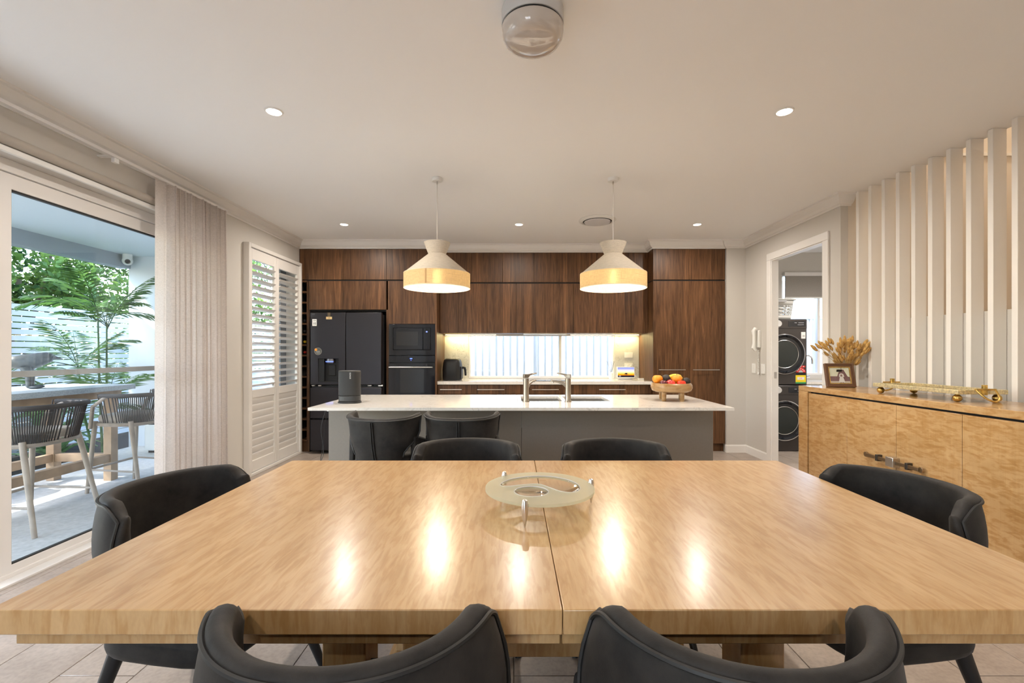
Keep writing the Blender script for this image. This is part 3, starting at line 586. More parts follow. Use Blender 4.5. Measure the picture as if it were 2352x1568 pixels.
# ---------------------------------------------------------------- island
isl = thing('kitchen_island', 'charcoal grey panelled kitchen island base', 'kitchen island', (.05, 3.7, 0))
obj('front_panel', B(-1.383, .0575, 3.40, 3.418, .0, .879), GREYP, isl, True, bevel=.0015, seg=1); obj('front_panel', B(.0595, 1.49, 3.40, 3.418, .0, .879), GREYP, isl, True, bevel=.0015, seg=1)
obj('end_panel', B(-1.383, -1.365, 3.4185, 4.0, 0, .879), GREYP, isl, True); obj('end_panel', B(1.472, 1.49, 3.4185, 4.0, 0, .879), GREYP, isl, True)
obj('back_panel', B(-1.364, 1.471, 3.97, 3.99, .1, .875), WALNUT, isl, True); obj('floor_panel', B(-1.364, 1.471, 3.42, 3.96, .08, .1), GREYP, isl, True)
tp = MB().slab('XY', (-1.403, 1.504), (3.10, 4.05), .88, .90, [(.06, .375, 3.52, 3.90), (.412, .75, 3.52, 3.90)])
tag(obj('island_worktop', tp, STONE), 'long white veined stone worktop on the kitchen island', 'worktop')
sk = thing('sink', 'undermount double bowl steel sink in the island', 'sink', (.4, 3.71, .68))
def bowl(a, b, c, d):
    mb = MB().box(a, b, c, c+.003, .70, .879).box(a, b, d-.003, d, .70, .879).box(a, a+.003, c+.003, d-.003, .70, .879).box(b-.003, b, c+.003, d-.003, .70, .879).box(a, b, c, d, .695, .70)
    o = obj('bowl', mb, STEEL, sk, True); q = obj('drain', MB().lathe([(.0001, .0), (.035, 0), (.04, .004), (.0001, .004)], ((a+b)/2, (c+d)/2, .7002), 20), CHROME, o); q.matrix_parent_inverse = Matrix.Identity(4)
bowl(.052, .383, 3.512, 3.908); bowl(.404, .758, 3.512, 3.908)
def tap(x, y, dx, dy, label, hx):
    t = thing('tap', label, 'tap', (x, y, .90), group='twin nickel taps on the island')
    obj('body', MB().lathe([(.0265, 0), (.0265, .006), (.0225, .008), (.0215, .178), (.0001, .178)], seg=24), NICKEL, t)
    d = Vector((dx, dy, 0)).normalized(); n = Vector((-d.y, d.x, 0)); pts = [(.0, .105, .02, .017), (.018, .125, .019, .016), (.035, .138, .018, .012), (.075, .152, .017, .008), (.12, .158, .016, .006), (.133, .158, .015, .004)]
    rows = []
    for s_, z, w_, h_ in pts:
        c = d*s_+Vector((0, 0, z)); rows.append([c+n*w_-Vector((0, 0, h_)), c+n*w_+Vector((0, 0, h_)), c-n*w_+Vector((0, 0, h_)), c-n*w_-Vector((0, 0, h_)), c+n*w_-Vector((0, 0, h_))])
    mb = MB().grid(rows, smooth=False).add(rows[0][:4], [(0, 1, 2, 3)]).add(rows[-1][:4], [(3, 2, 1, 0)]); sp_ = obj('spout', mb, NICKEL, t, bevel=.003)
    obj('aerator', MB().cyl(d*.118+Vector((0, 0, .143)), .009, .012, 12), STEEL, t)
    e = Vector((hx, .25, 0)).normalized(); n = Vector((-e.y, e.x, 0)); c0 = Vector((0, 0, .196)); rows = []
    for s_, z, w_, h_ in ((-.021, 0, .017, .015), (.012, 0, .02, .014), (.03, .012, .016, .006), (.085, .022, .012, .0035)):
        c = c0+e*s_+Vector((0, 0, z)); rows.append([c+n*w_-Vector((0, 0, h_)), c+n*w_+Vector((0, 0, h_)), c-n*w_+Vector((0, 0, h_)), c-n*w_-Vector((0, 0, h_)), c+n*w_-Vector((0, 0, h_))])
    mb = MB().grid(rows, smooth=False).add(rows[0][:4], [(0, 1, 2, 3)]).add(rows[-1][:4], [(3, 2, 1, 0)]); obj('lever', mb, NICKEL, t, bevel=.003)
tap(.094, 3.47, .55, .83, 'brushed nickel tap serving the smaller sink bowl', 1); tap(.414, 3.47, -.95, .3, 'brushed nickel tap at the divider between sink bowls', -1)
po = thing('power_point', 'white power outlet under the island overhang near the fridge', 'power outlet', (-1.39, 3.36, .86)); obj('plate', B(-1.402, -1.3835, 3.41, 3.53, .835, .878), WHITEPL, po, True, bevel=.002); obj('plug', B(-1.425, -1.402, 3.44, 3.48, .84, .87), WHITEPL, po, True, bevel=.003)
def cable(name, pts, r, label, mat):
    t = MB(); P = [Vector(p) for p in pts]; out = []
    for i in range(len(P)-1):
        p0, p1, p2, p3 = P[max(i-1, 0)], P[i], P[i+1], P[min(i+2, len(P)-1)]
        for k in range(8):
            u = k/8; out.append(.5*((2*p1)+(-p0+p2)*u+(2*p0-5*p1+4*p2-p3)*u*u+(-p0+3*p1-3*p2+p3)*u**3))
    out.append(P[-1]); t.tube(out, r, 6); return tag(obj(name, t, mat), label, 'cable')
cable('charging_cable', [(-1.425, 3.46, .85), (-1.46, 3.45, .7), (-1.44, 3.44, .5), (-1.52, 3.42, .36), (-1.55, 3.42, .22), (-1.48, 3.43, .16), (-1.42, 3.44, .3), (-1.44, 3.45, .42), (-1.43, 3.45, .12), (-1.40, 3.46, .012)], .0022, 'thin black charging cable looped beside the island end', BLACKPL)
cable('charging_cable', [(-1.42, 3.46, .84), (-1.45, 3.47, .6), (-1.47, 3.45, .4), (-1.46, 3.44, .16), (-1.49, 3.43, .05), (-1.45, 3.43, .02), (-1.41, 3.44, .09), (-1.44, 3.46, .2), (-1.41, 3.47, .07), (-1.40, 3.42, .012)], .0022, 'black charging cable coiled low on floor by island end', BLACKPL)
# speaker on the island
sp_ = thing('speaker', 'black oval portable speaker on the island worktop', 'speaker', (-1.225, 3.40, .90))
def oval(a, b, z0, z1, n=32, ins=0.0):
    return [((a-ins)*math.copysign(abs(math.cos(t))**.8, math.cos(t)), (b-ins)*math.copysign(abs(math.sin(t))**.8, math.sin(t))) for t in [2*PI*i/n for i in range(n)]]
obj('charging_base', MB().prism(oval(.084, .06, 0, 1), 0, .012), BLACKPL, sp_, bevel=.004)
obj('lower_body', MB().prism(oval(.079, .056, 0, 1), .013, .055), M('speaker base', (.022, .023, .024), .5), sp_, bevel=.004)
obj('grille', MB().prism(oval(.080, .057, 0, 1), .0555, .236), M('speaker grille', (.010, .010, .010), .6, bump=.6, bscale=900), sp_, bevel=.005)
obj('top_rim', MB().prism(oval(.0785, .0555, 0, 1), .2362, .2405), M('speaker top', (.05, .05, .05), .4), sp_, bevel=.002)
text('maker_mark', 'SONOS', .014, sp_, (.024, -.0565, .205), (PI/2, -PI/2, 0), M('silver print', (.6, .6, .6), .4), world=False)
# fruit bowl
fb = thing('fruit_bowl', 'chunky turned wooden bowl on stubby legs on island', 'bowl', (1.24, 3.58, .90))
WOODB = maple('mango wood', True, .3, .62); WOODB.node_tree.nodes['Principled BSDF'].inputs['Coat Weight'].default_value = .1
obj('dish', MB().lathe([(.0001, .068), (.12, .068), (.146, .078), (.157, .1), (.156, .122), (.145, .137), (.135, .138), (.118, .125), (.10, .108), (.0001, .1)], seg=40), WOODB, fb)
for a in (-140, -62, 28, 118): obj('leg', MB().lathe([(.0001, 0), (.014, 0), (.0175, .005), (.018, .075), (.0001, .075)], (.105*math.cos(math.radians(a)), .105*math.sin(math.radians(a)), 0), 16), WOODB, fb)
ORANGE = M('orange peel', (.90, .27, .012), .45, bump=.5, bscale=350, var=.12, vscale=20); AVO = M('avocado skin', (.022, .018, .016), .6, bump=1, bscale=220); APPLE = M('apple skin', (.55, .035, .03), .25, var=.6, vscale=18); PLUM = M('plum skin', (.10, .018, .024), .25, var=.5, vscale=25); BANANA = M('banana skin', (.78, .52, .05), .5, var=.25, vscale=30); STALK = M('stalk', (.09, .06, .03), .8)
def fruit(name, label, x, y, z, r, mat, sz=1, top=.0, tilt=0, cat='fruit'):
    t = thing(name, label, cat, (1.24+x, 3.58+y, .90+z), group='fruit in the wooden bowl'); n = 14
    pr = [(r*math.sin(PI*i/n)*(1 if 0 < i < n else 0)*(1+.06*math.cos(PI*i/n)*top), -r*sz*math.cos(PI*i/n)-(r*.16*max(0, 1-abs(n-i)/3) if top >= 0 else 0)) for i in range(n+1)]
    obj('flesh', MB().lathe(pr, seg=20), mat, t, rot=(tilt, tilt*.6, 0)); obj('stalk', MB().cyl((0, 0, r*sz*.8), .0025, r*.28, 6), STALK, t, rot=(tilt, tilt*.6, 0))
fruit('mandarin', 'orange mandarin at the window side end of bowl', -.112, -.01, .168, .040, ORANGE, .86); fruit('mandarin', 'orange mandarin on top of the fruit pile centre', .035, -.02, .168, .041, ORANGE, .9)
fruit('avocado', 'round dark avocado between the two mandarins', -.042, .0, .166, .034, AVO, 1.08, -1); fruit('avocado', 'dark avocado near the pantry end of bowl', .105, -.03, .147, .031, AVO, 1.1, -1, .5)
fruit('plum', 'dark red plum at front of the wooden bowl', -.088, -.075, .140, .029, PLUM, .9); fruit('apple', 'red and yellow apple at front of the wooden bowl', -.03, -.075, .139, .035, APPLE, .8, 1, .3); fruit('tomato', 'glossy bright red tomato at front of the bowl', .05, -.08, .139, .034, M('tomato skin', (.72, .04, .015), .15), .75, 1)
t = thing('banana', 'yellow banana curving behind the top mandarin', 'fruit', (1.24, 3.58, .90), group='fruit in the wooden bowl')
obj('skin', MB().tube([(-.03+.13*u, .055-.02*u, .155+.035*math.sin(PI*u*.85)) for u in [i/14 for i in range(15)]], [.004, .010]+[.0165]*11+[.009, .004], 10), BANANA, t)
obj('stalk', MB().tube([(-.03, .055, .165), (-.05, .052, .178), (-.058, .05, .198)], .005, 6).tube([(-.03, .055, .167), (-.02, .05, .185), (-.008, .047, .196)], .005, 6), STALK, t)
# back worktop objects
af = thing('air_fryer', 'black air fryer with pull handle in worktop corner', 'air fryer', (-.83, 6.17, .90))
body = MB(); rows = []
for z, a, b in ((0, .118, .13), (.02, .127, .14), (.14, .129, .143), (.23, .122, .138), (.272, .11, .125), (.29, .085, .10)):
    rows.append([(a*math.copysign(abs(math.cos(t_))**.55, math.cos(t_)), b*math.copysign(abs(math.sin(t_))**.55, math.sin(t_)), z) for t_ in [2*PI*i/32 for i in range(33)]])
body.grid(rows).add([r for r in rows[0][:32]], [tuple(reversed(range(32)))]).add([r for r in rows[-1][:32]], [tuple(range(32))])
obj('body', body, BLACKPL, af); obj('control_panel', MB().obox((.108, 0, .235), (.006, 0, -.0018), (0, .07, 0), (-.010, 0, .034)), BLACKGL, af, bevel=.003); obj('silver_trim', MB().obox((.0, 0, .293), (.07, 0, 0), (0, .085, 0), (0, 0, .004)), STEEL, af, bevel=.004)
hd = MB().tube([(.12, 0, .165), (.145, 0, .17), (.165, 0, .165), (.172, 0, .14), (.178, 0, .06)], [.016, .016, .017, .016, .013], 10); obj('handle', hd, BLACKPL, af); obj('basket_front', MB().obox((.124, 0, .1), (.009, 0, 0), (0, .10, 0), (0, 0, .085)), BLACKPL, af, bevel=.01)
sdp = thing('smart_display', 'white smart display showing a sunset on the worktop', 'smart display', (1.545, 6.30, .90))
obj('stand', MB().prism(oval(.10, .045, 0, 1), 0, .022), M('stand grey', (.5, .5, .5), .8), sdp, bevel=.006)
hs = obj('bezel', B(-.125, .125, -.012, .006, -.078, .078), WHITEPL, sdp, bevel=.006, loc=(0, -.02, .098), rot=(-.12, 0, 0))
m, nt, b_ = newmat('sunset picture'); nt.nodes.remove(b_); sz_ = node(nt, 'ShaderNodeSeparateXYZ'); tc = node(nt, 'ShaderNodeTexCoord'); nt.links.new(tc.outputs['Object'], sz_.inputs[0])
mr = node(nt, 'ShaderNodeMapRange'); mr.inputs[1].default_value = -.066; mr.inputs[2].default_value = .066; nt.links.new(sz_.outputs[2], mr.inputs[0])
c = ramp(nt, mr.outputs[0], [(0, '17141c'), (.17, '1d1620'), (.2, 'e8761a'), (.33, 'f59a1e'), (.5, 'f6cf8a'), (.7, 'b9b4cf'), (1, '5a6bb8')]); e = node(nt, 'ShaderNodeEmission'); nt.links.new(c, e.inputs[0]); e.inputs[1].default_value = 1.0; nt.links.new(e.outputs[0], nt.nodes['Material Output'].inputs[0])
sc = obj('screen', B(-.113, .113, -.0135, -.0118, -.066, .066), m, hs); sc.matrix_parent_inverse = Matrix.Identity(4)
tr = MB().box(-.002, .002, -.0145, -.0136, -.046, -.018); [tr.box(x-.016, x+.016, -.0145, -.0136, z-.004, z+.004) for x, z in ((0, -.018), (-.01, -.024), (.014, -.026), (.004, -.013))]; o = obj('tree_picture', tr, M('silhouette', (.01, .008, .01), .6), hs); o.matrix_parent_inverse = Matrix.Identity(4)
o = text('clock', '8:30', .016, hs, (-.085, -.0138, -.052), (PI/2, 0, 0), emitm('clock white', (.8, .8, .8), 1), world=False)
rd_ = thing('reed_diffuser', 'small white reed diffuser bottle on the window end', 'diffuser', (1.36, 6.36, .90)); obj('bottle', MB().lathe([(.0001, 0), (.027, 0), (.028, .006), (.028, .075), (.022, .086), (.009, .092), (.009, .105), (.0001, .105)], seg=20), M('milk glass', (.75, .76, .76), .2), rd_)
for k, (a, bq) in enumerate(((-.055, .0), (-.03, .02), (-.01, -.02), (.012, .01), (.035, -.01), (.05, .02))): obj('reed', MB().tube([(0, 0, .06), (a, bq, .25)], .0016, 5), M('reed %d' % k, (.05, .045, .04), .8), rd_)
obj('label_print', B(-.014, .014, -.0295, -.0285, .025, .055), WHITEPL, rd_)
def plate(x, z, label, plug=False):
    t = thing('wall_switch' if not plug else 'power_point', label, 'switch' if not plug else 'power outlet', (x, 6.48, z)); obj('plate', B(x-.06, x+.06, 6.475, 6.4838, z-.038, z+.038), WHITEPL, t, True, bevel=.003); obj('button', B(x-.006, x+.006, 6.4725, 6.4748, z-.008, z+.008), TRIM, t, True)
    if plug: obj('plug', B(x-.035, x-.005, 6.435, 6.4745, z-.02, z+.012), WHITEPL, t, True, bevel=.004); obj('plug', B(x+.015, x+.04, 6.445, 6.4745, z-.018, z+.01), WHITEPL, t, True, bevel=.004)
plate(1.635, 1.235, 'white single switch plate on the veined splashback'); plate(1.635, 1.085, 'white double power outlet with plugs behind the display', True)
ad_ = thing('power_adapter', 'small white adapter box lying beside the display', 'adapter', (1.73, 6.22, .9)); obj('case', B(1.70, 1.772, 6.19, 6.235, .9, .922), WHITEPL, ad_, True, bevel=.004)
cable('power_cable', [(1.60, 6.34, .93), (1.65, 6.33, .96), (1.685, 6.29, .95), (1.695, 6.25, .92), (1.70, 6.22, .911)], .0025, 'thin white cable from the display to its adapter', WHITEPL)
# ================================================================ DINING
tb = thing('dining_table', 'large pale satinwood dining table with centre seam', 'table', (.10, 1.565, 0))
obj('table_leaf', B(-1.173, -.0007, -.638, .638, .703, .755), MAPLE, tb, bevel=.0025); obj('table_leaf', B(.0007, 1.173, -.638, .638, .703, .755), MAPLE, tb, bevel=.0025)
obj('apron', MB().slab('XY', (-1.15, -.002), (-.605, .605), .664, .7025, [(-1.05, -.1, -.5, .5)]), MAPLE, tb, bevel=.002); obj('apron', MB().slab('XY', (.002, 1.15), (-.605, .605), .664, .7025, [(.1, 1.05, -.5, .5)]), MAPLE, tb, bevel=.002)
for s in (-1, 1):
    for y in (-.36, .36): obj('leg', B(s*.53-.055, s*.53+.055, y-.055, y+.055, .05, .664), MAPLE, tb, bevel=.004)
    obj('foot', B(s*.53-.08, s*.53+.08, -.5, .5, 0, .05), MAPLE, tb, bevel=.006); obj('bearer', B(s*.53-.05, s*.53+.05, -.5, .5, .63, .664), MAPLE, tb)
obj('stretcher', B(-.475, .475, -.03, .03, .25, .33), MAPLE, tb, bevel=.004)

def sgn(v, p): return math.copysign(abs(v)**p, v)
def sstep(a, b, x):
    t = max(0, min(1, (x-a)/(b-a))); return t*t*(3-2*t)
def shell_fn(a1, b1, a0, b0, z0, zc, wing, drop, thm, lean, y0, bulge, low=.7, p=.82):
    def P(u, v):
        th = u*math.radians(thm)*(low+(1-low)*sstep(.30, .72, v))
        am, bm = bulge
        if v < .7: k = sstep(-.35, .7, v); k0 = sstep(-.35, .7, 0); k = (k-k0)/(1-k0); a = a0+(am-a0)*k; b = b0+(bm-b0)*k
        else: k = ((v-.7)/.3)**2; a = am+(a1-am)*k; b = bm+(b1-bm)*k
        zr = zc+wing*u*u-drop*max(0, (abs(u)-.82)/.18)**1.9
        return Vector((a*sgn(math.sin(th), p), y0-b*sgn(math.cos(th), p)-lean*v*(1-.5*u*u), z0+(zr-z0)*v))
    return P
def make_shell(P, nu=40, nv=12, thick=.046):
    """padded shell: every column is a ring outer face - rounded rim - inner face; rounded closed front edges"""
    e = 1e-3; cols = []; mids = []
    def col(u):
        O, I = [], []
        for j in range(nv+1):
            v = j/nv; o = P(u, v); uu = max(-1+e, min(1-e, u)); vv = min(v, 1-e)
            du = P(uu+e, vv)-P(uu-e, vv); dv = P(uu, min(1, vv+e))-P(uu, max(0, vv-e)); n = du.cross(dv).normalized()
            if n.y*1.0 < 0 and abs(n.y) > abs(n.x) or (n.x*o.x > 0 and abs(n.x) >= abs(n.y)): n = -n
            n.z = 0; n.normalize(); t = thick*(.72+.22*u*u+.4*math.sin(PI*v*.92)); O.append(o); I.append(o+n*t)
        c = (O[-1]+I[-1])/2; h = (I[-1]-O[-1])/2; top = [c-h*math.cos(PI*k/6)+Vector((0, 0, .017*math.sin(PI*k/6))) for k in range(1, 6)]
        bot = (O[0]+I[0])/2; ring = O+top+list(reversed(I)); L = len(ring)
        mid = [(ring[k]+ring[L-1-k])/2 for k in range(L)]
        return ring, mid
    us = [-1+2*i/nu for i in range(nu+1)]; A = [col(u) for u in us]
    def ends(idx, nxt):
        ring, mid = A[idx]; out = []; h = thick*.5
        D = sum((x-y for x, y in zip(A[idx][1], A[nxt][1])), Vector()); D.z = 0; D.normalize()
        for k in (1, 2, 3, 4):
            f = PI/2*k/4; row = []
            for q in range(len(ring)):
                T = D; row.append(mid[q]+(ring[q]-mid[q])*math.cos(f)+T*h*math.sin(f))
            out.append(row)
        return out
    rows = list(reversed(ends(0, 1)))+[c[0] for c in A]+ends(nu, nu-1)
    return MB().grid([r+[r[0]] for r in rows])
def piping(P, off=.004, r=.0048, v0=.25, n=60):
    """cord along the outer edge: up one front edge, along the rim, down the other"""
    pts = [P(-1, v0+(.97-v0)*i/8) for i in range(8)]+[P(-1+2*i/n, 1) for i in range(n+1)]+[P(1, .97-(.97-v0)*i/8) for i in range(1, 9)]
    return MB().tube([q+Vector((q.x*.012, -.002, .003)) for q in pts], r, 6)
def make_chair(name, label, group):
    t = thing(name, label, 'chair', (0, 0, 0), group=group)
    P = shell_fn(.266, .258, .226, .215, .34, .795, .006, .045, 85, .02, -.004, (.290, .268), p=.96)
    obj('backrest', make_shell(P), SUEDE, t, angle=180)
    obj('piping', piping(P), PIPE, t)
    seam = [P(.0, .06+.92*i/12)+Vector((.006*s, -.004, 0)) for s in (1,) for i in range(13)]; obj('back_seam', MB().tube(seam, .0035, 6).tube([q-Vector((.013, 0, 0)) for q in seam], .0035, 6), PIPE, t)
    pad = [(.222*sgn(math.cos(a), .55), .05+.235*sgn(math.sin(a), .55)) for a in [2*PI*i/36 for i in range(36)]]
    obj('seat', MB().prism(pad, .405, .475), SUEDE, t, bevel=.028, seg=4)
    tub = [(.255*sgn(math.cos(a), .5), .055+.25*sgn(math.sin(a), .5)) for a in [2*PI*i/36 for i in range(36)]]
    obj('seat_base', MB().prism(tub, .315, .412), SUEDE, t, bevel=.03, seg=4)
    for s in (-1, 1):   # low upholstered side wings of the seat
        pr = []
        for i in range(9):
            u = i/8; y = -.10+.36*u; h = .55-.10*u**2 if u > 0 else .53
            pr.append([(s*.228, y, .40), (s*.232, y, h), (s*.262, y, h-.004), (s*.268, y, .40)])
        mb = MB().grid(pr).add(pr[0], [(0, 1, 2, 3)]).add(pr[-1], [(3, 2, 1, 0)]); obj('side_wing', mb, SUEDE, t, bevel=.01, seg=2, angle=60)
    for sx, sy, fx, fy in ((-.19, .22, -.255, .315), (.19, .22, .255, .315), (-.18, -.13, -.225, -.24), (.18, -.13, .225, -.24)):
        obj('leg', MB().tube([(sx, sy, .34), (fx, fy, 0.0)], [.027, .0135], 12), BLACKW, t)
    return t
ch = make_chair('dining_chair', 'charcoal suede dining chair with its back to the viewer, nearest the patio side', 'charcoal dining chairs'); ch.location = (-.302, .935, 0)
dup(ch, (.42, .93, 0), 0, 'charcoal suede dining chair with its back to the viewer, nearest the sideboard side')
dup(ch, (-1.12, 1.64, 0), -PI/2-.16, 'charcoal dining chair at the table end next to the glass door')
dup(ch, (1.295, 1.65, 0), PI/2+.14, 'charcoal dining chair at the table end in front of the sideboard')
dup(ch, (-.235, 2.225, 0), PI, 'charcoal dining chair across the table, in front of the stools')
dup(ch, (.51, 2.225, 0), PI, 'charcoal dining chair across the table, in front of the bare island panel')
def make_stool(name, label):
    t = thing(name, label, 'stool', (0, 0, 0), group='charcoal counter stools at the island')
    P = shell_fn(.236, .175, .175, .14, .56, .866, .022, .0, 88, .03, -.04, (.226, .17), low=.56)
    obj('backrest', make_shell(P, thick=.036), SUEDE, t, angle=180); obj('piping', piping(P), PIPE, t)
    seam = [P(.0, .03+.95*i/12)+Vector((.006, -.004, 0)) for i in range(13)]; obj('back_seam', MB().tube(seam, .0035, 6).tube([q-Vector((.013, 0, 0)) for q in seam], .0035, 6), PIPE, t)
    pad = [(.20*sgn(math.cos(a), .55), .03+.21*sgn(math.sin(a), .55)) for a in [2*PI*i/32 for i in range(32)]]
    obj('seat', MB().prism(pad, .56, .66), SUEDE, t, bevel=.03, seg=4)
    for s in (-1, 1):
        pr = [[(s*.19, y, .60), (s*.19, y, .60+h), (s*.225, y, .60+h-.006), (s*.23, y, .60)] for y, h in [(-.12+.30*i/8, .17-.10*(i/8)**1.6) for i in range(9)]]
        obj('side_wing', MB().grid(pr).add(pr[0], [(0, 1, 2, 3)]).add(pr[-1], [(3, 2, 1, 0)]), SUEDE, t, bevel=.01, angle=60)
    for sx, sy in ((-1, 1), (1, 1), (-1, -1), (1, -1)): obj('leg', MB().tube([(sx*.15, .03+sy*.15, .57), (sx*.21, .03+sy*.205, 0)], [.022, .013], 10), BLACKW, t)
    obj('footrest', MB().tube([(-.19, .215, .2), (.19, .215, .2)], .009, 8).tube([(-.19, -.155, .2), (-.19, .215, .2)], .009, 8).tube([(.19, -.155, .2), (.19, .215, .2)], .009, 8), BLACKW, t)
    return t
stl = make_stool('counter_stool', 'charcoal wingback counter stool by the speaker end of island'); stl.location = (-.79, 2.93, 0); stl.rotation_euler = (0, 0, -.22)
dup(stl, (-.322, 2.95, 0), -.04, 'charcoal wingback counter stool nearer the taps')
# glass centrepiece
gp = thing('glass_platter', 'round frosted glass platter on three chrome feet on dining table', 'platter', (.088, 1.545, .755))
FROST = bpy.data.materials.new('frosted glass'); FROST.use_nodes = True; nt = FROST.node_tree; nt.nodes.clear()
o = node(nt, 'ShaderNodeOutputMaterial'); m1 = node(nt, 'ShaderNodeMixShader'); m2 = node(nt, 'ShaderNodeMixShader'); tp = node(nt, 'ShaderNodeBsdfTransparent'); tl = node(nt, 'ShaderNodeBsdfTranslucent'); pb = node(nt, 'ShaderNodeBsdfPrincipled')
tp.inputs[0].default_value = (.93, .95, .86, 1); tl.inputs[0].default_value = (.80, .82, .70, 1); pb.inputs[0].default_value = (.80, .82, .72, 1); pb.inputs['Roughness'].default_value = .45
m1.inputs[0].default_value = .5; m2.inputs[0].default_value = .50
nt.links.new(pb.outputs[0], m1.inputs[1]); nt.links.new(tl.outputs[0], m1.inputs[2]); nt.links.new(tp.outputs[0], m2.inputs[1]); nt.links.new(m1.outputs[0], m2.inputs[2]); nt.links.new(m2.outputs[0], o.inputs[0])
def smooth_loop(pts, n=8):
    P = [Vector(p) for p in pts]; out = []; L = len(P)
    for i in range(L):
        p0, p1, p2, p3 = P[i-1], P[i], P[(i+1) % L], P[(i+2) % L]
        for k in range(n):
            u = k/n; out.append(.5*((2*p1)+(-p0+p2)*u+(2*p0-5*p1+4*p2-p3)*u*u+(-p0+3*p1-3*p2+p3)*u**3))
    return out
well1 = smooth_loop([(-.132, .012), (-.127, .05), (-.09, .10), (-.02, .130), (.05, .125), (.105, .085), (.133, .03), (.132, -.03), (.108, -.062), (.07, -.055), (.035, -.012), (-.002, .030), (-.05, .024), (-.10, .006)])
well2 = [Vector((-.030+.056*math.cos(2*PI*i/40), -.052+.056*math.sin(2*PI*i/40))) for i in range(40)]
cu = bpy.data.curves.new('plate', 'CURVE'); cu.dimensions = '2D'; cu.fill_mode = 'BOTH'; cu.extrude = .0035; cu.bevel_depth = .0012; cu.bevel_resolution = 1
for lp in ([Vector((.183*math.cos(2*PI*i/72), .183*math.sin(2*PI*i/72))) for i in range(72)], well1, well2):
    sp = cu.splines.new('POLY'); sp.points.add(len(lp)-1); sp.use_cyclic_u = True
    for q, pt in zip(sp.points, lp): q.co = (pt.x, pt.y, 0, 1)
co = bpy.data.objects.new('plate_curve', cu); COL.objects.link(co); bpy.context.view_layer.update()
me = bpy.data.meshes.new_from_object(co.evaluated_get(bpy.context.evaluated_depsgraph_get())); bpy.data.objects.remove(co); me.materials.clear(); me.materials.append(FROST)
pl = bpy.data.objects.new('frosted_disc', me); COL.objects.link(pl); pl.parent = gp; pl.location = (0, 0, .064)
EDGE = M('pale edge glint', (.80, .82, .80), .04, spec=1, coat=1)  # pale bead on the well edges, stands in for bright refracted outlines
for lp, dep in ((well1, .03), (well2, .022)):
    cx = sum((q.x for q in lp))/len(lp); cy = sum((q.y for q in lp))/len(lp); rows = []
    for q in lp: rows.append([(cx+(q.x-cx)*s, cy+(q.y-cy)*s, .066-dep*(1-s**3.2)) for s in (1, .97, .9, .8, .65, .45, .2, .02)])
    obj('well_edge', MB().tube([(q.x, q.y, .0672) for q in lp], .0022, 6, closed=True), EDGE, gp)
    obj('clear_well', MB().grid(rows, closed=True), CLEAR, gp, solid=.003, angle=180)
for a in (-107, 14, 131):
    x, y = .1875*math.cos(math.radians(a)), .1875*math.sin(math.radians(a))
    obj('foot', MB().lathe([(.0001, 0), (.002, 0), (.008, .028), (.0105, .05), (.0105, .068), (.0075, .080), (.0001, .084)], (x, y, 0), 14), M('satin steel %d' % a, (.72, .70, .68), .32, metal=1), gp)
# pendants
def pendant(name, label, x):
    t = thing(name, label, 'pendant lamp', (x, 3.72, 1.80), group='pair of pendants over the island')
    obj('canopy', MB().lathe([(.0001, .872), (.040, .872), (.043, .876), (.043, .8995), (.0001, .8995)], seg=24), WHITEPL, t); obj('cord', MB().cyl((0, 0, .36), .0028, .513, 8), M('cord white', (.72, .70, .66), .6), t); obj('cord_grip', MB().cyl((0, 0, .85), .006, .022, 8), STEEL, t)
    obj('upper_shade', MB().lathe([(.106, .372), (.07, .278), (.262, .118)], seg=48), SHADE, t, solid=.003, soff=0, angle=25)
    obj('fitter_plate', MB().lathe([(.004, .281), (.0685, .281), (.0685, .283), (.004, .283)], seg=32), WHITEPL, t)
    obj('linen_band', MB().lathe([(.264, .118), (.267, .114), (.267, .003), (.264, 0)], seg=48), LINEN, t, solid=.003, soff=0, angle=25)
    obj('rim_trim', MB().tube([(.267*math.cos(2*PI*i/48), .267*math.sin(2*PI*i/48), 0) for i in range(48)], .0032, 6, closed=True).tube([(.266*math.cos(2*PI*i/48), .266*math.sin(2*PI*i/48), .117) for i in range(48)], .0028, 6, closed=True), M('hem cream', (.74, .64, .50), .8), t)
    if x < 0: a = -100; obj('shade_seam', MB().box(-.006, .006, -.2695, -.2685, .004, .115), M('seam tan', (.40, .26, .12), .8), t, rot=(0, 0, math.radians(-9)))
    obj('bulb_holder', MB().cyl((0, 0, .155), .02, .12, 14), WHITEPL, t); b = obj('bulb', MB().ball((0, 0, .115), .034, 16, 10, sz=1.15), BULB, t)
    l = light('pendant_light', 'POINT', (x, 3.72, 1.80+.06), P_PEND, (1, .84, .64), .035)
    return t
pendant('pendant_lamp', 'cream hourglass pendant with linen band nearer the fridge side, visible seam', -.626); pendant('pendant_lamp', 'cream hourglass pendant with linen band nearer the pantry side', .812)
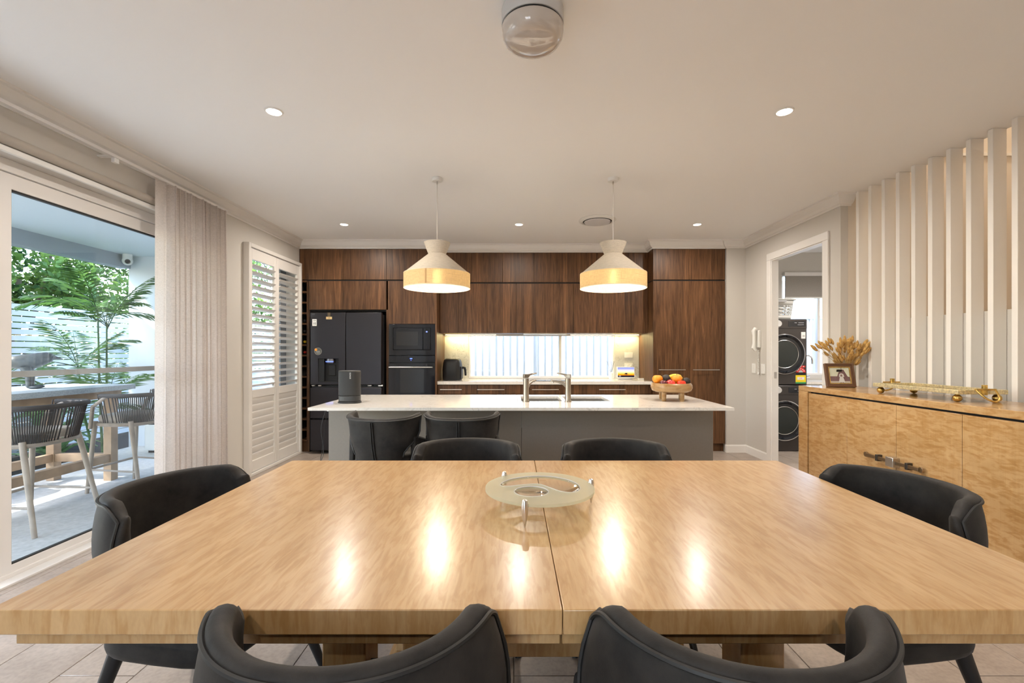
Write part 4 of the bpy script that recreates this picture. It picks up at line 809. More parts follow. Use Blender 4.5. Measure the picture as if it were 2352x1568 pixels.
# downlights
def downlight(x, y, label, power=None):
    t = thing('downlight', label, 'downlight', (x, y, H), group='recessed ceiling downlights')
    obj('trim_ring', MB().lathe([(.042, -.0005), (.052, -.0005), (.050, -.006), (.042, -.007)], seg=32), TRIM, t); obj('lens', MB().lathe([(.0001, -.003), (.0425, -.003), (.0425, -.001), (.0001, -.001)], seg=28), LAMPON, t)
    light('downlight_lamp', 'AREA', (x, y, H-.010), power or P_DOWN, WARM, .07, spread=172)
for x, y, lab in ((-1.415, 2.685, 'lit downlight nearer the viewer on the glass door side'), (1.597, 2.685, 'lit downlight nearer the viewer on the sideboard side'), (-1.886, 5.06, 'lit downlight in front of the fridge'), (.058, 5.06, 'lit downlight before the kitchen window'), (2.04, 5.06, 'lit downlight in front of the pantry')): downlight(x, y, lab, P_DOWN if y < 4 else P_DOWN*.62)
for x, y, lab in ((-1.415, -.2, 'added unseen fill downlight behind the viewer on the door side'), (1.597, -.2, 'added unseen fill downlight behind the viewer on the slat side'), (.1, -1.6, 'added unseen fill downlight far behind the viewer')): downlight(x, y, lab, 7)  # out-of-view downlights added as dim fill
vt = thing('ceiling_vent', 'round white air vent in the kitchen ceiling', 'vent', (.90, 4.9, H))
obj('outer_ring', MB().lathe([(.16, -.002), (.197, -.0005), (.200, -.006), (.192, -.014), (.155, -.02)], seg=40), WHITEPL, vt); obj('throat', MB().lathe([(.0001, -.001), (.165, -.001), (.16, -.004), (.0001, -.004)], seg=32), DARK, vt); obj('centre_disc', MB().lathe([(.0001, -.032), (.135, -.03), (.142, -.022), (.12, -.018), (.0001, -.018)], seg=36), M('vent grey white', (.62, .62, .64), .5), vt)
cf = thing('ceiling_light', 'round flush ceiling fitting with clear dome in mid ceiling', 'ceiling light', (.078, 1.885, H))
obj('mounting_ring', MB().lathe([(.0001, -.001), (.112, -.001), (.112, -.008), (.0001, -.008)], seg=40), M('grey ring', (.25, .24, .23), .6), cf)
obj('body', MB().lathe([(.0001, -.009), (.126, -.009), (.128, -.013), (.128, -.073), (.0001, -.073)], seg=48), M('fitting grey white', (.60, .61, .62), .5), cf); obj('groove', MB().lathe([(.0001, -.0735), (.1235, -.0735), (.1235, -.0815), (.0001, -.0815)], seg=48), GASKET, cf)
obj('dome', MB().lathe([(.0001, -.082), (.127, -.082), (.128, -.088), (.1275, -.10), (.124, -.118), (.113, -.136), (.09, -.150), (.05, -.158), (.0001, -.160)], seg=48), M('opal dome', (.56, .52, .48), .06, spec=.7, coat=.6), cf)
# ---------------------------------------------------------------- sideboard
sb = thing('sideboard', 'long figured satinwood sideboard with metal bar handle', 'sideboard', (2.79, 2.95, 0))
obj('top', B(2.552, 3.022, 1.80, 4.08, .937, .98), MAPLE_H, sb, True, bevel=.003); obj('side_panel', B(2.552, 3.022, 3.957, 4.078, .0, .9365), MAPLE_H, sb, True, bevel=.002); obj('side_panel', B(2.552, 3.022, 1.802, 1.92, .0, .9365), MAPLE_H, sb, True, bevel=.002)
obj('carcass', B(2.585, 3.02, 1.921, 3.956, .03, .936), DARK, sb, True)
ys = [3.945, 3.491, 3.043, 2.595, 2.146]
for i in range(4): obj('door', B(2.556, 2.58, ys[i+1]+.0015, ys[i]-.0015, .05, .924), MAPLE_H, sb, True, bevel=.0015, seg=1)
obj('plinth', B(2.60, 3.0, 1.921, 3.956, 0, .03), DARK, sb, True); obj('door', B(2.556, 2.58, 1.925, 2.1445, .05, .924), MAPLE_H, sb, True)
HB = M('aged brass', (.36, .27, .17), .32, metal=1); hz = .545
h = obj('handle', MB().lathe([(.0001, -.0), (.018, .0), (.019, .012), (.0001, .014)], (2.53, 3.275, hz), 16, 'X').lathe([(.0001, -.0), (.018, .0), (.019, .012), (.0001, .014)], (2.53, 2.835, hz), 16, 'X').box(2.522, 2.534, 2.84, 3.27, hz-.011, hz+.011), HB, sb, True, bevel=.001); h['label'] = 'aged metal bar handle with square centre'
for y in (3.165, 2.925): o = obj('handle_collar', B(2.519, 2.556, y-.010, y+.010, hz-.022, hz+.022), M('dark metal %.2f' % y, (.10, .09, .08), .35, metal=.8), h, bevel=.002); o.matrix_parent_inverse = Matrix.Identity(4)
o = obj('handle_square', B(2.508, 2.556, 3.012, 3.075, hz-.032, hz+.032), STEEL, h, bevel=.003); o.matrix_parent_inverse = Matrix.Identity(4)
# picture frame
FRW = M('dark mahogany', (.105, .042, .014), .28, coat=.5); pf = thing('picture_frame', 'mahogany framed old photo leaning on the sideboard', 'picture frame', (2.775, 3.86, .98), rz=math.radians(-9))
tilt = math.radians(-14); W_, H_ = .226, .205
root = obj('frame', MB().slab('XZ', (-W_/2, W_/2), (0, H_), -.012, .008, [(-W_/2+.03, W_/2-.03, .03, H_-.03)]), FRW, pf, bevel=.004, rot=(tilt, 0, 0))
def fp(name, mb, mat, **k): o = obj(name, mb, mat, root, **k); o.matrix_parent_inverse = Matrix.Identity(4); return o
fp('outer_moulding', MB().slab('XZ', (-W_/2, W_/2), (0, H_), -.018, -.012, [(-W_/2+.012, W_/2-.012, .012, H_-.012)]), FRW, bevel=.002); fp('gilt_slip', MB().slab('XZ', (-W_/2+.028, W_/2-.028), (.028, H_-.028), -.010, -.004, [(-W_/2+.036, W_/2-.036, .036, H_-.036)]), GOLD)
fp('backing', B(-W_/2+.01, W_/2-.01, .008, .012, .01, H_-.01), BLACKPL); obj('easel_strut', MB().obox((0, .05, .075), (.02, 0, 0), (0, .0025, .0), (0, .026, -.075)), BLACKPL, pf)
X0, X1, Z0, Z1 = -W_/2+.034, W_/2-.034, .034, H_-.034; PW, PH = X1-X0, Z1-Z0
photo = MB(); cols = [M('photo sky', (.80, .74, .56), .35), M('photo tower', (.20, .085, .09), .35), M('photo ground', (.62, .50, .42), .35), M('photo dress', (.80, .70, .66), .35), M('photo skin', (.25, .10, .07), .35)]
def ph(poly, mi, k): n = len(poly); photo.add([(X0+u*PW, -.0035-.0002*k, Z0+v*PH) for u, v in poly], [tuple(range(n))], mi)
ph([(0, 0), (1, 0), (1, 1), (0, 1)], 0, 0); ph([(0, 0), (1, 0), (1, .22), (0, .22)], 2, 1); ph([(0, .14), (1, .14), (1, .40), (.85, .44), (0, .44)], 1, 2)
ph([(.30, .2), (.98, .2), (.86, .5), (.74, .82), (.73, .86), (.53, .86), (.50, .80), (.40, .5)], 1, 3); ph([(.60, .86), (.63, .86), (.63, 1.0), (.60, 1.0)], 1, 3)
ph([(.42, .06), (.74, .06), (.66, .40), (.63, .44), (.53, .44), (.50, .40)], 3, 5); ph([(.46, .40), (.72, .40), (.70, .56), (.64, .62), (.54, .62), (.48, .56)], 3, 4); ph([(.54, .42), (.62, .42), (.63, .52), (.60, .56), (.56, .56), (.53, .52)], 4, 6); ph([(.5, .02), (.56, .02), (.56, .06), (.5, .06)], 4, 6); ph([(.6, .02), (.66, .02), (.66, .06), (.6, .06)], 4, 6)
fp('photograph', photo, cols); fp('cover_glass', B(X0, X1, -.0062, -.0058, Z0, Z1), PANE)
# dried bouquet
vs = thing('glass_vase', 'clear glass vase behind the picture frame', 'vase', (2.90, 3.955, .98)); obj('bowl', MB().lathe([(.0001, .004), (.045, .004), (.055, .03), (.05, .09), (.035, .125), (.045, .150), (.048, .155)], seg=28), CLEAR, vs, solid=.003, soff=1); obj('base', MB().lathe([(.0001, 0), (.046, 0), (.046, .0035), (.0001, .0035)], seg=24), CLEAR, vs)
bq = thing('dried_bouquet', 'golden dried bunny tail grass bouquet in the glass vase', 'dried flowers', (2.90, 3.955, .99), group=None)
TAIL = M('bunny tail', (.56, .34, .11), .95, bump=1, bscale=300, var=.3, vscale=40); STEM = M('dry stem', (.50, .34, .14), .85); heads = None
rng = random.Random(11)
def hd_mesh(): return MB().lathe([(.0001, 0), (.005, .003), (.0095, .013), (.0100, .024), (.0075, .038), (.003, .048), (.0001, .051)], seg=9)
stems = []
for i in range(118):
    a = rng.uniform(0, 2*PI); sp_ = rng.random()**.6; L = rng.uniform(.20, .31)*(1.0 if sp_ > .35 else .95)
    if i < 14: a = (0 if i % 2 else PI)+rng.uniform(-.5, .5); sp_ = rng.uniform(.8, 1.05); L = rng.uniform(.27, .33)
    th = sp_*math.radians(50); d = Vector((math.cos(a)*math.sin(th)*1.15, math.sin(a)*math.sin(th)*.62, math.cos(th)))
    base = Vector((math.cos(a)*.018, math.sin(a)*.018, .02)); mid = Vector((math.cos(a)*.028, math.sin(a)*.028, .15)); end = mid+d*(L-.06)
    if i > 86: end = mid+d*rng.uniform(.03, .10)
    if end.y > .04: end.y = .04
    if end.x > .105: end.x = .105
    stems.append((base, mid, end, d))
st_ = MB()
for b, m_, e_, d in stems: st_.tube([b, m_, m_+(e_-m_)*.55+Vector((0, 0, .006)), e_], .0010, 4)
o = obj('stalks', st_, STEM, bq); o['kind'] = 'stuff'
h0 = None
for b, m_, e_, d in stems:
    q = (e_-m_).normalized().to_track_quat('Z', 'Y').to_euler(); s_ = rng.uniform(.95, 1.3)
    if h0 is None: h0 = obj('flower_head', hd_mesh(), TAIL, bq); h0.location = e_; h0.rotation_euler = q
    else: part('flower_head', h0, bq, e_, q, (s_, s_, s_))
# tray
ty = thing('tray', 'antique gold tray on ball feet with ring handles', 'tray', (2.785, 3.02, .98), rz=math.radians(0))
TL, TW = .32, .15
obj('plate', B(-TW+.012, TW-.012, -TL+.012, TL-.012, .052, .056), M('tray mirror', (.30, .19, .06), .2, metal=1), ty); obj('rim', MB().slab('XY', (-TW, TW), (-TL, TL), .048, .074, [(-TW+.013, TW-.013, -TL+.013, TL-.013)]), LEAFGOLD, ty, bevel=.002)
for x in (-TW+.03, TW-.03):
    for y in (-TL+.035, TL-.035): obj('ball_foot', MB().ball((x, y, .023), .023, 18, 12).cyl((x, y, .042), .011, .007, 12), GOLD, ty)
for s in (-1, 1):
    obj('handle_post', B(-.012, .012, s*(TL+.008)-.008, s*(TL+.008)+.008, .045, .105), GOLD, ty, bevel=.002); obj('handle_pin', MB().tube([(-.062, s*(TL+.014), .078), (.062, s*(TL+.014), .078)], .005, 8), GOLD, ty)
    obj('ring_handle', MB().tube([(-.056*math.cos(PI*i/16), s*(TL+.014+.055*math.sin(PI*i/16)), .078-.066*math.sin(PI*i/16)) for i in range(17)], .0055, 8), GOLD, ty)
# vertical slats of the stair
sr = thing('stair_screen', 'floor to ceiling screen of white vertical timber slats', 'slat screen', (3.085, 3.2, 0))
s0 = obj('slat', B(-.045, .043, -.0175, .0175, 0, H-.001), SLATP, sr, bevel=.002, seg=1, loc=(0, .8275, 0))
for k in range(1, 14): part('slat', s0, sr, (0, .8275-.1405*k, 0))
# intercom
ic = thing('intercom_phone', 'white intercom handset on the wall near the doorway', 'intercom', (2.955, 5.47, 1.45))
obj('cradle', B(2.925, 2.9595, 5.445, 5.495, 1.33, 1.54), WHITEPL, ic, True, bevel=.008); obj('handset', MB().tube([(2.905, 5.47, 1.30), (2.882, 5.47, 1.33), (2.888, 5.47, 1.38), (2.888, 5.47, 1.48), (2.882, 5.47, 1.53), (2.905, 5.47, 1.565)], [.021, .026, .019, .019, .026, .021], 12), WHITEPL, ic, True)
n = 160; cord = [(2.935+.009*math.cos(i*.95), 5.455+.009*math.sin(i*.95)+.01*math.sin(i*.02), 1.30-.36*(i/n if i < n*.8 else .8-.3*(i/n-.8))) for i in range(n)]; obj('coiled_cord', MB().tube(cord, .0024, 5), WHITEPL, ic, True)
for y, lab in ((5.60, 'white wall switch plate to the left under the intercom'), (5.39, 'white wall switch plate to the right under the intercom')):
    t = thing('wall_switch', lab, 'switch', (2.957, y, 1.08)); obj('plate', B(2.948, 2.9595, y-.037, y+.037, 1.02, 1.14), WHITEPL, t, True, bevel=.003); [obj('button', B(2.945, 2.948, y-.008, y+.008, z-.010, z+.010), TRIM, t, True) for z in (1.05, 1.08, 1.11)]
# ================================================================ CURTAIN, BLIND, SHUTTERS
tk = thing('curtain_track', 'slim white curtain track above the sliding door', 'curtain track', (-2.64, 2.6, 2.57))
obj('rail', MB().box(-2.655, -2.625, 1.1, 4.18, 2.562, 2.582), ALU, tk, True, bevel=.002)
for y in (1.6, 3.015): obj('bracket', MB().box(-2.7495, -2.655, y-.015, y+.015, 2.57, 2.58).box(-2.652, -2.628, y-.018, y+.018, 2.53, 2.562), WHITEPL, tk, True, bevel=.002)
N = 260; rows = []
for i in range(N+1):
    u = i/N; y = 3.35+.80*u; wv = 0 if u < .10 else min(1, (u-.10)/.08)
    ph_ = 2*PI*(u-.10)*13+.9*math.sin(u*19); row = []
    for k in range(9):
        z = .02+2.54*k/8; amp = (.034+.010*math.sin(u*31+2))*wv*(1-.12*k/8); fl = (1-k/8)*.03
        row.append((-2.64+amp*math.sin(ph_+.25*math.sin(k*.5+u*9)), y+.010*wv*math.sin(2*ph_)+fl*(u-.3), z))
    rows.append(row)
cu_ = obj('curtain', MB().grid(rows), CURT, angle=180); tag(cu_, 'sheer beige pleated curtain drawn to the side of the glass door', 'curtain')
rb = thing('roller_blind', 'rolled up grey roller blind above the sliding door', 'blind', (-2.72, 2.6, 2.40)); obj('fabric_roll', MB().cyl((-2.71, 1.0, 2.415), .028, 3.1, 20, 'Y').lathe([(.028, 0), (.028, 3.1)], (-2.71, 1.0, 2.415), 20, 'Y'), M('blind fabric', (.42, .38, .33), .9, bump=.4, bscale=500), rb, True)
rb.children[0].data.transform(Matrix.Identity(4))
obj('bottom_rail', B(-2.735, -2.715, 1.0, 4.1, 2.352, 2.384), WHITEPL, rb, True, bevel=.004); [obj('bracket', B(-2.749, -2.69, y-.004, y+.004, 2.385, 2.45), WHITEPL, rb, True) for y in (.996, 4.104)]
# shutters
sf = thing('shutter_frame', 'white frame around the pair of plantation shutters', 'window frame', (-2.73, 5.2, 0))
for a, b, c, d in ((4.62, 4.66, .0, 2.40), (5.735, 5.775, 0, 2.40), (4.66, 5.735, 2.36, 2.40), (4.66, 5.735, 0, .03)): obj('frame_side', B(-2.749, -2.685, a, b, c, d), SHUT, sf, True, bevel=.004)
lv = None
def blade(): return MB().lathe([(.0001, -.5), (.0375, -.5), (.0375, .5), (.0001, .5)], seg=14, axis='Y', sx=1, sy=.16)
def shutter(y0, y1, label):
    global lv
    t = thing('plantation_shutter', label, 'shutter', (-2.715, (y0+y1)/2, .035)); x0, x1 = -2.735, -2.705; sw = .048
    for a, b in ((y0, y0+sw), (y1-sw, y1)): obj('stile', B(x0, x1, a, b, .035, 2.355), SHUT, t, True, bevel=.003)
    for c, d in ((.035, .15), (.80, .885), (2.24, 2.355)): obj('rail', B(x0, x1, y0+sw, y1-sw, c, d), SHUT, t, True, bevel=.003)
    w_ = y1-y0-2*sw-.004; yc = (y0+y1)/2; px_ = -2.72
    for k in range(18):
        z = .925+.0735*k
        if lv is None: lv = obj('louvre', blade(), SHUT, t); o = lv
        else: o = part('louvre', lv, t)
        o.location = (px_-t.location.x, 0, z-t.location.z); o.rotation_euler = (0, math.radians(-24), 0); o.scale = (1, w_, 1)
    for k in range(9):
        o = part('louvre', lv, t); o.location = (px_-t.location.x, 0, .185+.0725*k-t.location.z); o.rotation_euler = (0, math.radians(-78), 0); o.scale = (1.13, w_, 1)
    for z in (.3, 1.2, 2.1): obj('hinge', B(-2.704, -2.699, (y0 if y0 < 4.9 else y1-.02), (y0+.02 if y0 < 4.9 else y1), z, z+.07), WHITEPL, t, True)
shutter(4.662, 5.195, 'white plantation shutter panel nearer the curtain'); shutter(5.2, 5.733, 'white plantation shutter panel nearer the wine rack')
# ================================================================ LAUNDRY
def washer(z, name, label, kg):
    t = thing(name, label, 'washing machine' if kg else 'dryer', (3.475, 6.17, z)); X0, X1 = 3.175, 3.775; YW = 5.86
    G = M(label[:9]+' grey', (.075, .068, .066), .35, metal=.6); cx, cz = 3.475, z+.40
    obj('body', B(X0, X1, YW, 6.47, z+.006, z+.85), G, t, True, bevel=.008)
    obj('fascia', B(X0+.004, X1-.004, YW-.006, YW-.0005, z+.73, z+.845), G, t, True, bevel=.003); obj('display', B(3.535, 3.755, YW-.0085, YW-.0065, z+.755, z+.825), BLACKGL, t, True, bevel=.001)
    obj('print', MB().box(3.61, 3.64, YW-.0096, YW-.0086, z+.80, z+.806).box(3.66, 3.73, YW-.0096, YW-.0086, z+.80, z+.806).box(3.65, 3.73, YW-.0096, YW-.0086, z+.775, z+.78), M('pale print %d' % kg, (.4, .4, .42), .4), t, True)
    k = obj('knob', MB().lathe([(.0001, -.035), (.034, -.035), (.038, -.030), (.038, -.01), (.046, -.008), (.046, -.0005), (.0001, -.0005)], (3.395, YW-.006, z+.79), 28, 'Y'), M('knob silver %d' % kg, (.72, .72, .72), .3, metal=.3), t, True)
    d = obj('door', MB().lathe([(.0001, -.02), (.215, -.02), (.238, -.045), (.25, -.036), (.252, -.001), (.0001, -.001)], (cx, YW, cz), 56, 'Y'), BLACKGL, t, True)
    for nm, r, w_, mt in (('chrome_ring', .252, .006, CHROME), ('inner_ring', .178, .0035, STEEL)):
        o = obj(nm, MB().tube([(cx+r*math.cos(2*PI*i/56), YW-.030 if r > .2 else YW-.021, cz+r*math.sin(2*PI*i/56)) for i in range(56)], w_, 6, closed=True), mt, d); o.matrix_parent_inverse = Matrix.Identity(4)
    o = obj('porthole', MB().lathe([(.0001, -.0245), (.10, -.0235), (.17, -.0205), (.0001, -.0202)], (cx, YW, cz), 40, 'Y'), M('porthole %d' % kg, (.022, .028, .026), .08), d); o.matrix_parent_inverse = Matrix.Identity(4)
    if not kg:
        s = obj('rating_sticker', B(3.70, 3.755, YW-.0016, YW-.0004, z+.60, z+.685), WHITEPL, t, True); text('number', '10', .034, t, (3.7275, YW-.0022, z+.632), (PI/2, 0, 0), INK)
        e = thing('energy_label', 'red and yellow energy rating label on the dryer', 'label', (3.68, YW, z+.1)); ex, ez, y = 3.695, z+.165, YW
        RED = M('label red', (.75, .02, .02), .5); arc = MB(); pts = [(.062*math.cos(PI*i/20), .062*math.sin(PI*i/20)) for i in range(21)]; arc.prism(pts, 0, .001)
        o = obj('star_arc', MB().add([(ex+px, y-.0012, ez+pz) for px, pz in pts]+[(ex+px, y-.0003, ez+pz) for px, pz in pts], [tuple(range(21)), tuple(reversed(range(21, 42)))]+[(i, i+1, i+22, i+21) for i in range(20)]), RED, e, True)
        obj('top_arc', B(ex-.058, ex+.058, y-.0012, y-.0003, ez+.064, ez+.086), RED, e, True)
        stw = MB()
        for a in (25, 55, 90, 125, 155): stw.box(ex+.046*math.cos(math.radians(a))-.006, ex+.046*math.cos(math.radians(a))+.006, y-.002, y-.0013, ez+.046*math.sin(math.radians(a))-.006, ez+.046*math.sin(math.radians(a))+.006)
        for a in (-.035, 0, .035): stw.box(ex+a-.006, ex+a+.006, y-.002, y-.0013, ez+.069, ez+.081)
        obj('stars', stw, WHITEPL, e, True); obj('grey_dome', MB().add([(ex+px*.45, y-.0022, ez+pz*.45) for px, pz in pts], [tuple(range(21))]), M('label grey', (.45, .45, .45), .5), e, True)
        obj('black_band', B(ex-.058, ex+.058, y-.0012, y-.0003, ez-.035, ez-.001), BLACKPL, e, True); obj('yellow_panel', B(ex-.066, ex+.066, y-.0012, y-.0003, ez-.125, ez-.036), M('label yellow', (.85, .66, .02), .5), e, True); obj('green_strip', B(ex-.066, ex+.066, y-.0012, y-.0003, ez-.142, ez-.126), M('label green', (.02, .35, .12), .5), e, True); obj('white_box', B(ex-.045, ex+.045, y-.0018, y-.0013, ez-.095, ez-.06), WHITEPL, e, True); text('figure', '171', .026, e, (ex, y-.0024, ez-.078), (PI/2, 0, 0), RED)
washer(0, 'washing_machine', 'dark grey front loading washing machine under the dryer', 1); washer(.852, 'dryer', 'dark grey dryer stacked on the washing machine', 0)
bk = thing('laundry_basket', 'white perforated plastic laundry basket on the dryer', 'basket', (3.47, 6.1, 1.703)); WB = M('basket white', (.62, .62, .60), .5)
def wallp(z0, z1, holes, name):
    """ring wall of the basket built as a lattice of strips between z0 and z1"""
    mb = MB(); n = 44; P = lambda a, z: (lambda k: ((.19+.035*(z/.27))*sgn(math.cos(a), .5)*k, (.15+.03*(z/.27))*sgn(math.sin(a), .5)*k, z))(1.0)
    if not holes: mb.grid([[P(2*PI*i/n, z0), P(2*PI*i/n, z1)] for i in range(n+1)])
    else:
        R = 6
        for i in range(n):
            for j in range(R):
                a0, a1 = 2*PI*(i+(.5 if j % 2 else 0))/n, 2*PI*(i+1+(.5 if j % 2 else 0))/n; c0, c1 = z0+(z1-z0)*j/R, z0+(z1-z0)*(j+1)/R; am, cm = (a0+a1)/2, (c0+c1)/2
                out = [P(a0, c0), P(a1, c0), P(a1, c1), P(a0, c1)]; inn = [P(am+(a-am)*.55, cm+(c-cm)*.55) for a, c in ((a0, c0), (a1, c0), (a1, c1), (a0, c1))]
                mb.add(out+inn, [(q, (q+1) % 4, 4+(q+1) % 4, 4+q) for q in range(4)], smooth=True)
    return obj(name, mb, WB, bk, solid=.003)
wallp(.0, .055, False, 'lower_wall'); wallp(.055, .185, True, 'perforated_wall'); wallp(.185, .26, False, 'upper_wall'); obj('floor_panel', MB().prism([(.19*sgn(math.cos(a), .5), .15*sgn(math.sin(a), .5)) for a in [2*PI*i/30 for i in range(30)]], 0, .004), WB, bk)
obj('rim', MB().tube([(.238*sgn(math.cos(2*PI*i/44), .5), .19*sgn(math.sin(2*PI*i/44), .5), .262) for i in range(44)], .010, 8, closed=True), WB, bk); obj('handle', MB().box(-.07, .07, -.20, -.188, .225, .25), M('basket grey', (.45, .45, .46), .5), bk, bevel=.004)
lb = thing('laundry_bench', 'white laundry bench cabinet beside the machines', 'cabinet', (4.4, 6.2, 0)); obj('carcass', B(3.79, 5.19, 6.0, 6.49, .0, .85), SHUT, lb, True); obj('door', B(3.795, 4.49, 5.98, 5.999, .1, .845), SHUT, lb, True, bevel=.002); obj('door', B(4.495, 5.185, 5.98, 5.999, .1, .845), SHUT, lb, True, bevel=.002)
tag(obj('laundry_worktop', B(3.785, 5.19, 5.96, 6.49, .852, .885), STONE, bevel=.002), 'white worktop of the laundry bench', 'worktop')
lt = thing('laundry_tap', 'tall chrome gooseneck tap on the laundry bench', 'tap', (3.97, 6.25, .885)); obj('base', MB().cyl((0, 0, 0), .024, .08, 16), CHROME, lt); obj('gooseneck', MB().tube([(0, 0, .08), (0, 0, .28)]+[(.065-.065*math.cos(PI*i/10), 0, .28+.065*math.sin(PI*i/10)) for i in range(11)]+[(.13, 0, .23)], .0125, 12), CHROME, lt); obj('lever', MB().tube([(.02, 0, .05), (.09, 0, .06)], [.018, .016], 10), CHROME, lt)
lbz = thing('laundry_blind', 'grey roller blind half down in the laundry window', 'blind', (4.35, 6.47, 2.2)); obj('fabric', B(3.86, 4.88, 6.475, 6.479, 2.06, 2.36), M('grey blind fabric', (.34, .315, .285), .9, bump=.5, bscale=350, var=.1, vscale=120), lbz, True); obj('bottom_bar', B(3.86, 4.88, 6.47, 6.485, 2.042, 2.06), WHITEPL, lbz, True); obj('head_rail', B(3.84, 4.90, 6.45, 6.495, 2.36, 2.41), ALU, lbz, True, bevel=.003)
# ================================================================ PATIO
bt_ = thing('bar_table', 'long outdoor bar table with grey stone top and timber frame', 'table', (-4.35, 3.6, -.02))
obj('top', B(-4.80, -3.97, 1.9, 4.78, .895, .945), STONET, bt_, True, bevel=.004); obj('top_frame', MB().slab('XY', (-4.72, -4.05), (2.0, 4.7), .82, .894, [(-4.66, -4.11, 2.06, 4.64)]), TEAK, bt_, True)
for x in (-4.68, -4.10):
    for y in (2.06, 4.63): obj('leg', B(x-.04, x+.04, y-.04, y+.04, -.02, .82), TEAK, bt_, True, bevel=.003)
obj('stretcher', B(-4.13, -4.07, 2.1, 4.59, .17, .25), TEAK, bt_, True, bevel=.003); obj('stretcher', B(-4.64, -4.14, 4.60, 4.66, .17, .25), TEAK, bt_, True, bevel=.003); obj('stretcher', B(-4.71, -4.65, 2.1, 4.59, .17, .25), TEAK, bt_, True, bevel=.003)
def barchair(name, label):
    """front faces +Y, origin on the floor"""
    t = thing(name, label, 'bar chair', (0, 0, 0), group='rope back bar chairs at the patio table'); g = M('weathered frame', (.33, .28, .235), .65, var=.15, vscale=12) if 'weathered frame' not in bpy.data.materials else bpy.data.materials['weathered frame']
    for sx in (-1, 1):
        obj('leg', MB().tube([(sx*.22, -.14, .66), (sx*.27, -.27, 0)], [.02, .016], 10), g, t); obj('leg', MB().tube([(sx*.22, .20, .66), (sx*.25, .25, 0)], [.02, .016], 10), g, t)
    obj('arm_rail', MB().tube([(.27, .20, .60), (.285, .16, .80)]+[(.29*sgn(math.cos(a), .7), .02-.29*sgn(math.sin(a), .7), .90) for a in [PI*i/18 for i in range(19)]]+[(-.285, .16, .80), (-.27, .20, .60)], .016, 10), g, t)
    obj('seat_frame', MB().tube([(.24*sgn(math.cos(a), .6), .02+.22*sgn(math.sin(a), .6), .63) for a in [2*PI*i/32 for i in range(32)]], .018, 8, closed=True), g, t)
    obj('cushion', MB().prism([(.225*sgn(math.cos(a), .5), .03+.205*sgn(math.sin(a), .5)) for a in [2*PI*i/32 for i in range(32)]], .645, .715), CUSH, t, bevel=.025, seg=3); obj('footrest', MB().tube([(-.25, .235, .22), (.25, .235, .22)], .011, 8).tube([(-.25, -.23, .2), (-.25, .235, .22)], .009, 8).tube([(.25, -.23, .2), (.25, .235, .22)], .009, 8), g, t)
    r = MB()
    for i in range(56):
        a = PI*(-.06+1.12*i/55); a2 = a
        top = Vector((.292*sgn(math.cos(a), .7), .02-.292*sgn(math.sin(a), .7), .912)); bot = Vector((.235*sgn(math.cos(a2), .6), .02-.225*sgn(math.sin(a2), .6), .625))
        r.tube([bot, (top+bot)/2+Vector((0, 0, 0)), top], .0052, 5)
    o = obj('rope_weave', r, ROPE, t); o['kind'] = 'stuff'
    wrap = MB().tube([(.292*sgn(math.cos(a), .7), .02-.292*sgn(math.sin(a), .7), .90) for a in [PI*(-.04+1.08*i/30) for i in range(31)]], .0195, 8); obj('rope_wrapped_rail', wrap, ROPE, t)
    return t
bc = barchair('bar_chair', 'rope back bar chair on the patio nearest the door frame'); bc.location = (-3.63, 3.43, -.02); bc.rotation_euler = (0, 0, PI/2+.06)
dup(bc, (-3.66, 4.42, -.02), PI/2-.04, 'rope back bar chair on the patio half behind the curtain')
dup(bc, (-5.02, 3.9, -.02), -PI/2, 'rope back bar chair on the garden side of the patio table')
# bird ornament
bd = thing('bird_ornament', 'grey bird statue with big feet on the patio table', 'ornament', (-4.42, 4.16, .945), rz=math.radians(0))
obj('body', MB().tube([(-.30, -.20, .25), (-.2, -.13, .25), (-.1, -.06, .24), (.0, 0, .245), (.06, .04, .27), (.10, .065, .285), (.125, .08, .285)], [.012, .026, .055, .075, .062, .05, .032], 14), BRONZE, bd); obj('beak', MB().tube([(.13, .08, .285), (.185, .115, .268)], [.02, .003], 8), BRONZE, bd)
for s in (-1, 1):
    q = Vector((-.03*s, .04*s, 0)); obj('leg', MB().tube([q+Vector((-.02, -.01, .20)), q+Vector((0, 0, .10)), q+Vector((.0, 0, .02))], [.04, .024, .02], 10), BRONZE, bd); obj('foot', MB().ball(q+Vector((.03, .02, .016)), .06, 14, 8, sx=1.1, sy=.6, sz=.27), BRONZE, bd)
cm = thing('security_camera', 'small white dome camera under the patio beam', 'camera', (-5.22, 6.15, 2.52)); obj('base', MB().cyl((0, 0, .0), .055, .078, 20), WHITEPL, cm); obj('housing', MB().ball((0, 0, -.01), .06, 18, 12), WHITEPL, cm); obj('lens', MB().ball((.028, -.030, -.024), .033, 14, 10), BLACKGL, cm)
wp = thing('planter', 'white square planter standing on the patio end', 'planter', (-4.55, 6.05, -.02)); obj('pot', MB().prism([(-.2, -.2), (.2, -.2), (.2, .2), (-.2, .2)], .03, .36), WHITEPL, wp, bevel=.012); obj('saucer', B(-.17, .17, -.17, .17, 0, .03), BLACKPL, wp); obj('soil', B(-.17, .17, -.17, .17, .36, .365), MULCH, wp)
